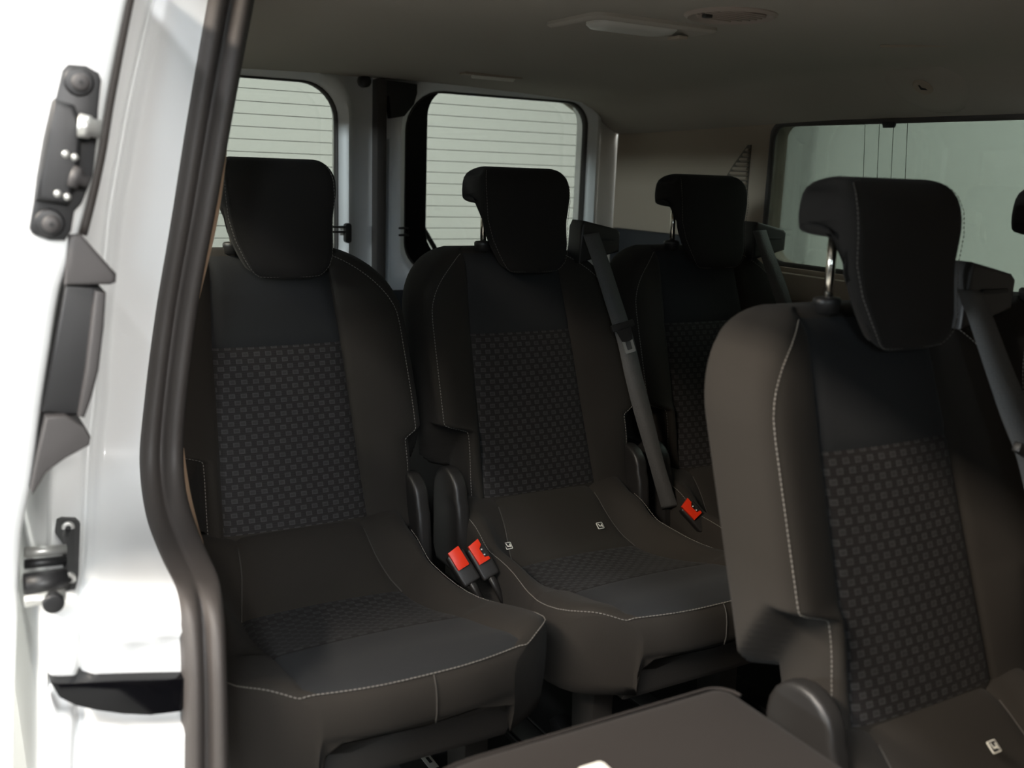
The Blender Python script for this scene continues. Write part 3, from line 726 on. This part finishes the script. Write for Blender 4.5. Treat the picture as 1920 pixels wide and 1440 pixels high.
    out['cushion_path'] = [p + Vector((0.0012 * (1 if p.x > 0.1 else -1 if p.x < -0.1 else 0), -0.0012, 0.0022)) for p in path]
    # seams that run back over the rear part of the cushion, and down its front
    out['seam_paths'] = [[V2[grid2[j][cs.index(s * 0.5)]] + Vector((0, 0, 0.0025)) for j in range(2, ys.index(-0.14) + 1)] for s in (-1, 1)]
    out['front_seam'] = [V2[grid2[j][len(cs) // 2]] + Vector((0.012, -0.0012, 0)) for j in range(jf, len(ys))] + [V2[grid2[-1][len(cs) // 2]] + Vector((0.012, 0, -0.006))]
    # ---- headrest: hooked side profile swept across, edges rounded
    prof = [(0.124, 1.000), (0.124, 1.045), (0.130, 1.075), (0.142, 1.097), (0.158, 1.107), (0.182, 1.110), (0.205, 1.106), (0.217, 1.096), (0.219, 1.074), (0.218, 1.048), (0.212, 1.036), (0.190, 1.033), (0.166, 1.031), (0.153, 1.020), (0.150, 0.985), (0.148, 0.945), (0.145, 0.910), (0.140, 0.893), (0.133, 0.888), (0.127, 0.894), (0.124, 0.912), (0.124, 0.955)]
    prof = [(y - 0.016 * sm(1.00 - z, 0.0, 0.10), z) for y, z in prof]; m = len(prof)
    # finer
    pf = []
    for i in range(m):
        p0, p1, p2, p3 = (Vector(prof[(i + q) % m]) for q in (-1, 0, 1, 2))
        for t in (0, 0.5): pf.append(0.5 * ((2 * p1) + (-p0 + p2) * t + (2 * p0 - 5 * p1 + 4 * p2 - p3) * t * t + (-p0 + 3 * p1 - 3 * p2 + p3) * t ** 3))
    m = len(pf); nrm = []
    for i in range(m):
        t = (pf[(i + 1) % m] - pf[i - 1]).normalized(); nrm.append(Vector((t.y, -t.x)))
    cen = Vector((0.155, 1.0))
    sgn = 1 if sum((pf[i] - Vector((0.165, 1.06))).dot(nrm[i]) for i in range(10)) > 0 else -1
    nrm = [q * sgn for q in nrm]
    def hh(z): return smoothpts(z, [(0.8855, 0.034), (0.888, 0.052), (0.894, 0.068), (0.906, 0.084), (0.93, 0.098), (0.96, 0.107), (1.00, 0.114), (1.05, 0.119), (1.082, 0.117), (1.100, 0.108), (1.111, 0.094)])
    st = [(-1.0, 0.016), (-0.985, 0.009), (-0.955, 0.004), (-0.91, 0.0012), (-0.85, 0.0)] + [(-0.6 + 0.2 * i, 0) for i in range(7)] + [(0.85, 0.0), (0.91, 0.0012), (0.955, 0.004), (0.985, 0.009), (1.0, 0.016)]
    V3, F3 = [], []
    for u, ins in st:
        for i in range(m):
            p = pf[i] - nrm[i] * ins; V3.append(Vector((0.012 + 0.010 * sm(1.0 - pf[i].y, 0.0, 0.09) + u * hh(pf[i].y) * (0.91 + 0.09 * sm(p.x, 0.124, 0.165) * sm(pf[i].y, 1.005, 1.035)), p.x - 0.004 * (1 - u * u) * (1 if pf[i].x < 0.14 else 0), p.y)))
    for a in range(len(st) - 1):
        for i in range(m): F3.append((a * m + i, a * m + (i + 1) % m, (a + 1) * m + (i + 1) % m, (a + 1) * m + i))
    ib = min(range(m), key=lambda i: pf[i].y); it = max(range(m), key=lambda i: pf[i].y)
    ca = [ib]; 
    while ca[-1] != it: ca.append((ca[-1] + 1) % m)
    cb_ = [ib]
    while cb_[-1] != it: cb_.append((cb_[-1] - 1) % m)
    def cum(ch):
        q = [0.0]
        for a_, b_ in zip(ch, ch[1:]): q.append(q[-1] + (pf[a_] - pf[b_]).length)
        return [v / q[-1] for v in q]
    qa, qb = cum(ca), cum(cb_); i = j = 0; tri = []
    while i < len(ca) - 1 or j < len(cb_) - 1:                        # stitch the two chains of the side outline
        if j == len(cb_) - 1 or (i < len(ca) - 1 and qa[i + 1] <= qb[j + 1]): t3 = (ca[i], ca[i + 1], cb_[j]); i += 1
        else: t3 = (ca[i], cb_[j + 1], cb_[j]); j += 1
        if len(set(t3)) == 3: tri.append(t3)
    for o_ in (0, (len(st) - 1) * m): F3 += [tuple(o_ + q for q in t3) for t3 in tri]
    out['headrest'] = fix(me_py(V3, F3))
    hp = []
    zz = [1.102, 1.09, 1.07, 1.04, 1.0, 0.96, 0.93, 0.912, 0.90, 0.893]
    def fy(z): return interp(z, [(0.888, 0.134), (0.894, 0.127), (0.912, 0.124), (1.0, 0.124), (1.045, 0.124), (1.075, 0.130), (1.097, 0.142), (1.107, 0.158)])
    for z in zz: hp.append(Vector((0.012 + 0.010 * sm(1.0 - z, 0.0, 0.09) - hh(z) * 0.870, fy(z) - 0.0014 - 0.016 * sm(1.00 - z, 0.0, 0.10), z)))
    hp += [Vector((x, fy(0.892) - 0.004 - 0.016, 0.892)) for x in (-0.02, 0.0, 0.02, 0.04, 0.06)]
    for z in zz[::-1]: hp.append(Vector((0.012 + 0.010 * sm(1.0 - z, 0.0, 0.09) + hh(z) * 0.870, fy(z) - 0.0014 - 0.016 * sm(1.00 - z, 0.0, 0.10), z)))
    out['head_path'] = hp
    return out

SP = seat_mesh_parts()
def isofix_tag(parent, c, nrm, up, mat='white_mark'):
    """small square label: white border and a child seat sign on black"""
    n = Vector(nrm).normalized(); u = (Vector(up) - n * Vector(up).dot(n)).normalized(); r = u.cross(n); c = Vector(c) + wl(parent)
    Q = lambda a, b, h: c + r * a + u * b + n * h
    s = 0.0078
    t = link('isofix_tag', prism([Q(a, b, 0) for a, b in rrect(-s, s, -s, s, 0.002, 3)], n * 0.0012), 'white_mark', parent, False)
    link('tag_face', prism([Q(a, b, 0.0012) for a, b in rrect(-s + .0014, s - .0014, -s + .0014, s - .0014, 0.001, 3)], n * 0.0004), 'black_mark', t, False)
    sign = [(-0.005, 0.005), (-0.0032, 0.005), (-0.0018, -0.0002), (0.0030, -0.0008), (0.0030, 0.0035), (0.0050, 0.0035), (0.0050, -0.0050), (0.0036, -0.0050), (0.0036, -0.0030), (-0.0030, -0.0026)]
    link('tag_sign', prism([Q(a, b, 0.0016) for a, b in sign], n * 0.0003), 'white_mark', t, False)
    return t

def make_seat():
    s = empty('passenger_seat', (0, 0, 0))
    bk = link('backrest', SP['backrest'], 'cloth', s); link('upper_panel', SP['upper_panel'], 'panel', bk); link('back_insert', SP['back_insert'], 'insert', bk)
    for p in SP['back_paths']: link('back_stitching', dashes(p, 0.0062, 0.0040, 0.0008), 'stitch', bk, False)
    cu = link('cushion', SP['cushion'], 'cloth', s); link('cushion_panel', SP['cushion_panel'], 'panel', cu); link('cushion_insert', SP['cushion_insert'], 'insert_c', cu)
    link('cushion_stitching', dashes(SP['cushion_path'], 0.0062, 0.0042, 0.0008), 'stitch', cu, False)
    for p in SP['seam_paths']: link('seam', tube(p, 0.0012, 6), 'seam', cu)
    link('front_seam', tube(SP['front_seam'], 0.0010, 6), 'seam', cu)
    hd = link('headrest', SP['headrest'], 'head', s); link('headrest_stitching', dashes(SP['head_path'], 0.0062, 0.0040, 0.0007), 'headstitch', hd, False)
    for q in (-1, 1):
        x = 0.064 * q
        link('post', tube([(x, 0.186, 1.05), (x, 0.186, 0.99), (x, 0.184, 0.92)], 0.0065, 16), 'chrome', s)
        link('post_guide', lathe((x, 0.185, 0.930), (0, 0.05, 1), [(0.016, 0), (0.017, 0.010), (0.019, 0.013), (0.019, 0.019), (0.016, 0.022), (0.008, 0.023)], 20), 'plastic', s)
        # recliner arm: tall cover with a round head at the hinge
        pts = [(0.066, 0.33), (0.070, 0.445)] + [(0.016 + 0.054 * math.cos(a), 0.456 + 0.054 * math.sin(a)) for a in [i / 10 * pi for i in range(0, 11)]] + [(-0.046, 0.44), (-0.062, 0.33), (-0.03, 0.30), (0.05, 0.30)]
        x0 = (0.200 if q < 0 else 0.222) * q
        ra = link('recliner_cover', prism([(x0, y, z) for y, z in pts], (0.030 * q, 0, 0), 0.010, 4), 'plastic', s, 50)
    # skirt below the cushion and pedestal legs
    link('front_skirt', prism([(-0.162, y, z) for y, z in ((-0.532, 0.330), (-0.534, 0.268), (-0.525, 0.252), (-0.47, 0.252), (-0.47, 0.330))], (0.318, 0, 0), 0.005), 'skirt', s, 40)
    link('skirt_end', prism([(0.172, y, z) for y, z in ((-0.51, 0.320), (-0.505, 0.285), (-0.495, 0.262), (-0.47, 0.30), (-0.44, 0.330))], (0.016, 0, 0), 0.003), 'skirt', s, 40)
    link('seat_pan', box((0, -0.25, 0.285), (0.40, 0.46, 0.05), 0.01), 'plastic', s, 40)
    for q in (-1, 1):
        prof = [(-0.46, 0.275), (-0.40, 0.275), (-0.385, 0.20), (-0.39, 0.10), (-0.36, 0.004), (-0.50, 0.004), (-0.455, 0.10), (-0.452, 0.20)]
        link('leg', prism([(q * 0.145 - 0.022, y, z) for y, z in prof], (0.044, 0, 0), 0.006), 'skirt', s, 40)
        prof = [(-0.10, 0.275), (-0.03, 0.275), (-0.03, 0.15), (0.02, 0.004), (-0.12, 0.004), (-0.08, 0.15)]
        link('leg', prism([(q * 0.145 - 0.022, y, z) for y, z in prof], (0.044, 0, 0), 0.006), 'plastic', s, 40)
    for q in (-1, 1):
        link('foot_rail', box((q * 0.145, -0.22, 0.008), (0.05, 0.62, 0.012), 0.003), 'rail', s, 40)
    return s
def copy_tree(o, parent=None):
    c = o.copy(); C.objects.link(c); c.parent = parent
    for ch in [q for q in o.children]: copy_tree(ch, c)
    return c
def belt_guide(s):
    L = Vector(s.location)
    pts = [(0.158, 0.985), (0.165, 1.000), (0.255, 0.982), (0.265, 0.974), (0.265, 0.930), (0.155, 0.905)]
    gd = link('belt_guide', prism([L + Vector((x, 0.135, z)) for x, z in pts], (0, 0.055, 0), 0.007, 3), 'plastic', s, 50)
    link('guide_slot', box(L + Vector((0.215, 0.134, 0.958)), (0.060, 0.006, 0.007), 0.002), 'black_mark', gd, 40)
def tags(s, pix):
    for px, py, y in pix:
        p = at(px, py, Y=s.location.y + y); isofix_tag(s, p - s.location + Vector((0, -0.002, 0.001)), (0, -0.62, 0.78), (0, 0.78, 0.62))

ROW3, ROW2 = 1.705, 0.735
proto = make_seat()
seats = {}
spec = [('a', (0.548, ROW3), 'grey patterned rear seat beside the black door seal, leftmost', False, 'rear row of seats'),
        ('b', (1.086, ROW3), 'dark rear seat in the middle of the row, with two white cushion tags', True, 'rear row of seats'),
        ('c', (1.606, ROW3), 'rear seat in the far corner, in shadow beside the side window', True, 'rear row of seats'),
        ('d', (1.086, ROW2), 'large grey patterned seat in the foreground with a chrome headrest post', True, 'front row of seats'),
        ('e', (1.560, ROW2), 'seat cut off by the right edge of the picture', True, 'front row of seats')]
for i, (k, (x, y), lab, guide, grp) in enumerate(spec):
    s = copy_tree(proto) if i else proto
    seats[k] = (s, x, y, lab, guide, grp)
for k, (s, x, y, lab, guide, grp) in seats.items():
    s.location = (x, y, 0); tag(s, lab, 'car seat', grp)
    if guide: belt_guide(s)
    if k == 'e':
        s.scale = (0.88, 1, 1)
        for ch in s.children:
            if ch.name.split('.')[0] in ('headrest', 'post', 'post_guide'): ch.location.x -= 0.035
    if k == 'b': tags(s, ((1124, 986, -0.086), (952, 1024, -0.088)))
    if k == 'd': tags(s, ((1860, 1400, -0.085),))
# ------------------------------------------------------------------ folded seat in the foreground
fs_ = empty('folded_seat', (0.548, 0.55, 0.0), 'seat folded forward, its flat back towards the camera at bottom', 'car seat', 'front row of seats')
def slab_pillow(x0, x1, y0, y1, zt, th, rc, re):
    loops = []
    def L(ins, z, wob=0): 
        pts = rrect(x0 + ins, x1 - ins, y0 + ins, y1 - ins, [max(q - ins, 0.008) for q in rc], 10); return [(a, b, z + 0.006 * math.sin((a - x0) / (x1 - x0) * pi) * wob) for a, b in pts]
    for i in range(7):
        a = i / 6 * pi / 2; loops.append(L(re * (1 - math.cos(a)), zt - th + re * (1 - math.sin(a))))
    loops = loops[::-1]
    for i in range(7):
        a = i / 6 * pi / 2; loops.append(L(re * (1 - math.cos(a)), zt - re + re * math.sin(a), i / 6))
    loops.append(L(0.06, zt + 0.002, 1)); loops.append(L(0.13, zt + 0.003, 1)); 
    return fix(rings(loops, True))
bk = link('folded_backrest', slab_pillow(0.295, 0.800, 0.12, 0.822, 0.500, 0.115, (0.035, 0.15, 0.08, 0.08), 0.028), 'foldback', fs_)
link('piping', tube([(x, y, 0.496) for x, y in rrect(0.302, 0.793, 0.127, 0.815, (0.03, 0.145, 0.08, 0.08), 10)] , 0.0022, 6), 'foldback', bk)
link('cushion', slab_pillow(0.30, 0.80, 0.15, 0.74, 0.375, 0.10, (0.08,) * 4, 0.03), 'cloth', fs_)
link('hinge_cover', prism([(0.775, y, z) for y, z in ((0.67, 0.34), (0.79, 0.34), (0.80, 0.42), (0.77, 0.462), (0.71, 0.470), (0.66, 0.43))], (0.03, 0, 0), 0.008, 3), 'plastic', fs_, 50)
for q in (-1, 1):
    for yy in (0.25, 0.66): link('leg', prism([(0.548 + q * 0.15 - 0.02, yy + a, z) for a, z in ((-0.03, 0.285), (0.03, 0.285), (0.03, 0.12), (0.06, 0.004), (-0.06, 0.004), (-0.03, 0.12))], (0.04, 0, 0), 0.005), 'skirt', fs_, 40)
a = at(1112, 1440, Z=0.507); lt_ = link('white_tag', prism([(a.x + x, a.y + y, 0.503) for x, y in rrect(-0.016, 0.016, -0.022, 0.008, 0.006, 4)], (0, 0, 0.004), 0.001), 'white_mark', bk, 40)

# ------------------------------------------------------------------ seat belts
def belt(name_pts, label, width=0.040, tongue=None):
    P = [at(px, py, Y=y) for px, py, y in name_pts]
    # smooth
    D = []
    for i in range(len(P) - 1):
        p0, p1, p2, p3 = P[max(i - 1, 0)], P[i], P[i + 1], P[min(i + 2, len(P) - 1)]
        for t in [k / 6 for k in range(6)]: D.append(0.5 * ((2 * p1) + (-p0 + p2) * t + (2 * p0 - 5 * p1 + 4 * p2 - p3) * t * t + (-p0 + 3 * p1 - 3 * p2 + p3) * t ** 3))
    D.append(P[-1])
    b = empty('seat_belt', tuple(P[0]), label, 'seat belt', 'grey seat belts')
    n = len(D)
    ac = []
    for i in range(n):
        t = (D[min(i + 1, n - 1)] - D[max(i - 1, 0)]).normalized()
        tw = 0.15 + 0.75 * (i / n) ** 2
        a = Vector((1, -tw, 0.0)); a = (a - t * a.dot(t)).normalized(); ac.append(a)
    link('webbing', ribbon(D, [width * (1 - 0.18 * sm(i / n, 0.55, 0.8) + 0.1 * sm(i / n, 0.8, 1.0)) for i in range(n)], ac, 0.0014), 'belt', b)
    if tongue is not None:
        c = D[tongue]; t = (D[tongue + 1] - D[tongue - 1]).normalized(); a = ac[tongue]; nn = a.cross(t).normalized()
        if nn.y > 0: nn = -nn
        m3 = Matrix((a, t, nn)).transposed()
        st = link('tongue_grip', box(c + nn * 0.006, (0.056, 0.016, 0.010), 0.003, m3), 'plastic', b, 40)
        Q = lambda x, y, h: c + a * x + t * y + nn * h
        o = rrect(-0.0125, 0.0125, 0.030, 0.062, 0.003, 3); inn = rrect(-0.0065, 0.0065, 0.036, 0.055, 0.002, 3)
        me = rings([[Q(x, y, 0.008) for x, y in inn], [Q(x, y, 0.008) for x, y in o], [Q(x, y, 0.0055) for x, y in o], [Q(x, y, 0.0055) for x, y in inn], [Q(x, y, 0.008) for x, y in inn]])
        tn = link('tongue_plate', fix(me), 'steel', st, 40)
        link('tongue_neck', prism([Q(x, y, 0.0055) for x, y in ((-0.018, 0.006), (0.018, 0.006), (0.0125, 0.034), (0.007, 0.036), (-0.007, 0.036), (-0.0125, 0.034))], nn * 0.003), 'plastic', st, 40)
    return b
belt([(1108, 438, 1.835), (1126, 490, 1.80), (1150, 565, 1.765), (1172, 635, 1.735), (1188, 705, 1.70), (1206, 775, 1.675), (1226, 850, 1.655), (1240, 900, 1.645), (1256, 952, 1.64)],
     'grey seat belt with metal tongue hanging beside the middle rear seat', tongue=16)
belt([(1424, 432, 1.835), (1440, 480, 1.80), (1458, 530, 1.775), (1476, 585, 1.75), (1500, 660, 1.72)], 'grey seat belt on the shoulder of the far corner seat')
bt = belt([(1818, 545, 0.865), (1840, 600, 0.835), (1872, 690, 0.80), (1900, 765, 0.775), (1930, 850, 0.75), (1960, 960, 0.72)], 'grey seat belt crossing the foreground seat at the right edge', width=0.044)
a = at(1926, 850, Y=0.745); link('tongue_grip', box(a, (0.058, 0.012, 0.014), 0.003, Matrix.Rotation(0.45, 3, 'Y')), 'plastic', bt, 40)

# ------------------------------------------------------------------ buckles
def buckle(px, py, Y, label, tilt, bright='red', size=1.0, notch=False):
    c = at(px, py, Y=Y); b = empty('belt_buckle', tuple(c - Vector((0, 0, 0.09))), label, 'buckle', 'seat belt buckles with red buttons')
    m3 = Matrix.Rotation(tilt, 3, 'Y') @ Matrix.Rotation(-0.55, 3, 'X')
    ax = m3 @ Vector((0, 0, 1)); u = m3 @ Vector((1, 0, 0)); f = m3 @ Vector((0, -1, 0))
    # body: housing tapering down into the stalk, top face sloping to the camera
    link('housing', box(c - ax * 0.034 - f * 0.002, (0.036, 0.022, 0.066), 0.005, m3, 3), 'plastic', b, 50)
    link('stalk', tube([c - ax * 0.06, c - ax * 0.085 - f * 0.004, c - ax * 0.13 - f * 0.012], [0.010, 0.009, 0.008], 12, True, 0.7), 'plastic', b)
    Q = lambda x, y, h: c + u * x * size + ax * y * size + f * h
    if notch: poly = [(-0.014, 0.004), (0.010, 0.008), (0.010, -0.004), (0.003, -0.010), (0.004, -0.028), (0.012, -0.030), (0.012, -0.036), (-0.012, -0.036)]
    else: poly = [(-0.013, 0.004), (0.011, 0.006), (0.011, -0.034), (-0.013, -0.034)]
    bt_ = link('release_button', prism([Q(x, y, 0.008) for x, y in poly], f * 0.008, 0.0012), 'red', b, 40)
    if notch:
        for y in (-0.013, -0.024): link('button_spring', disc(Q(0.0065, y, 0.010), f, 0.0022, 0.004, 10, dome=0.0015), 'steel', bt_)
    return b
buckle(850, 1036, 1.55, 'belt buckle with plain red button between the two left rear seats', -0.42)
buckle(888, 1024, 1.55, 'belt buckle with notched red button against the middle rear seat', -0.38, notch=True)
buckle(1284, 946, 1.58, 'belt buckle with dim red button between middle and corner seats', -0.62, notch=True)

# ------------------------------------------------------------------ floor rails and a label
for x in (0.909, 0.973): 
    tag(link('floor_rail', box((x, 1.30, 0.006), (0.006, 1.5, 0.012), 0.002), 'rail', None, 40, (x, 1.30, 0)), 'thin dark rail on the floor between the rear seats, %s' % ('nearer the sliding door' if x < 0.94 else 'farther from the sliding door'), 'floor rail', 'pair of floor rails')
a = at(1060, 1358, Z=0.03); fb = link('floor_bracket', prism([(a.x - 0.02, a.y + y, z) for y, z in ((-0.09, 0.001), (0.02, 0.001), (0.03, 0.03), (0.015, 0.045), (-0.02, 0.03))], (0.035, 0, 0), 0.004), 'rail', None, 40, tuple((a.x, a.y, 0))); tag(fb, 'small black bracket on the dark floor between the rails and seat leg', 'bracket')
a = at(806, 1428, Z=0.05)
lb_ = link('paper_label', prism([(a.x + x, a.y + y, 0.05 + y * 0.0) for x, y in ((-0.010, -0.022), (0.008, -0.022), (0.008, 0.022), (-0.010, 0.022))], (0, 0, 0.0008)), 'white_mark', None, False, tuple(a)); tag(lb_, 'tiny pale label on the floor under the leftmost rear seat', 'label')
link('label_print', box(a + Vector((0.0, 0.004, 0.0012)), (0.006, 0.018, 0.0006)), 'skirt', lb_, False)
sb = link('label_box', box((a.x - 0.02, a.y + 0.02, 0.025), (0.07, 0.10, 0.049), 0.006), 'plastic', None, 40, (a.x - 0.02, a.y + 0.02, 0)); tag(sb, 'low black box on the floor under the leftmost rear seat', 'floor box')

# ------------------------------------------------------------------ things on the headliner
def on_ceiling(px, py):
    v = (at(px, py, Y=1.0) - CAM); t = 0.3
    while t < 4 and (CAM + v * t).z < ceil_z((CAM + v * t).x, (CAM + v * t).y): t += 0.002
    return CAM + v * t
# lamp: bevelled tray with a lens bowl
cr = [on_ceiling(*p) for p in ((1043, 38), (1140, 24), (1313, 54), (1235, 68))]
cx = sum(p.x for p in cr) / 4; cy = sum(p.y for p in cr) / 4; cz = ceil_z(cx, cy)
lamp = empty('dome_lamp', (cx, cy, cz), 'rectangular dome lamp with frosted lens set in the headliner', 'ceiling lamp')
def LC(pts, z): return [(cx + x, cy + y, cz + z) for x, y in pts]
o0 = rrect(-0.135, 0.135, -0.085, 0.085, 0.02, 5)
link('lamp_tray', fix(rings([LC(o0, 0.006), LC(o0, -0.006), LC(grow(o0, -0.004), -0.010), LC(grow(o0, -0.012), -0.011), LC(grow(o0, -0.045), 0.004)], True)), 'liner', lamp, 40)
o1 = rrect(-0.085, 0.085, -0.042, 0.042, 0.03, 6)
link('lamp_lens', fix(rings([LC(o1, 0.006), LC(o1, -0.005), LC(grow(o1, -0.006), -0.011), LC(grow(o1, -0.025), -0.013)], True)), 'lens', lamp, 40)
link('lamp_switch', box((cx + 0.105, cy, cz - 0.013), (0.02, 0.035, 0.006), 0.002), 'trim', lamp, 40)
p = on_ceiling(1370, 27)
rv = empty('round_air_vent', tuple(p), 'flat round air vent in the headliner beside the dome lamp', 'air vent')
link('vent_ring', lathe((p.x, p.y, p.z + 0.004), (0, 0, -1), [(0.076, 0), (0.076, 0.006), (0.070, 0.010), (0.062, 0.008), (0.058, 0.003)], 40), 'ventring', rv, 40)
for i in range(-3, 4):
    y = i * 0.014; wdt = 2 * math.sqrt(max(0.056 ** 2 - y * y, 0.0001))
    link('vent_blade', box((p.x, p.y + y, p.z - 0.002), (wdt, 0.008, 0.003), 0.001, Matrix.Rotation(0.5, 3, 'X'), 1), 'ventring', rv, 40)
link('vent_tab', box((p.x - 0.046, p.y + 0.004, p.z - 0.007), (0.014, 0.012, 0.006), 0.002), 'plastic', rv, 40)
# slot near the rear header; its bright shine is put into the white face
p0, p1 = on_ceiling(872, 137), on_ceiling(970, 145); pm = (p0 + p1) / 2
sl_ = empty('ceiling_slot', tuple(pm), 'narrow slot with its shine painted white in the headliner near rear doors', 'trim slot')
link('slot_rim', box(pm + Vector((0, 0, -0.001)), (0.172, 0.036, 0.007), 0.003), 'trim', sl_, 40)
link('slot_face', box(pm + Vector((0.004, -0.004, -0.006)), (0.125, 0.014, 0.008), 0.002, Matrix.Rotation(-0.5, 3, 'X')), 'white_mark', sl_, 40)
# faint slot and the belt outlet bulge with its round sign on the far side
p0, p1 = on_ceiling(1650, 84), on_ceiling(1775, 86); pm = (p0 + p1) / 2
tag(link('headliner_slot', box(pm + Vector((0, 0, -0.001)), ((p1 - p0).length, 0.008, 0.004), 0.0015, Matrix.Rotation(math.atan2((p1 - p0).y, (p1 - p0).x), 3, 'Z')), 'trim', None, 40, tuple(pm)), 'faint slot in the dark headliner above the side window', 'trim slot')
p = on_ceiling(1735, 155)
e_ = 0.01; nx = (ceil_z(p.x + e_, p.y) - ceil_z(p.x - e_, p.y)) / (2 * e_); nrm = Vector((nx, 0, -1)).normalized()
an = empty('belt_sign', tuple(p), 'round plug with a belt sign in the headliner over the side window', 'plug')
link('bulge', lathe(p + nrm * -0.030, nrm, [(0.11, 0), (0.108, 0.020), (0.100, 0.030), (0.075, 0.037), (0.03, 0.041), (0.0, 0.041)], 36), 'liner', an)
link('plug_face', lathe(p + nrm * 0.006, nrm, [(0.0225, 0), (0.0225, 0.006), (0.019, 0.009), (0.0, 0.009)], 28), 'trim', an, 40)
u = nrm.cross(Vector((0, 1, 0))).normalized(); v_ = Vector((0, 1, 0))
cpt = p + nrm * 0.0152
sg = [(-0.004, 0.010), (0.000, 0.011), (0.001, 0.002), (0.009, -0.001), (0.010, -0.006), (-0.004, -0.004)]
link('plug_sign', prism([cpt + v_ * (-x) - u * y for x, y in sg], nrm * 0.0006), 'plastic', an, False)
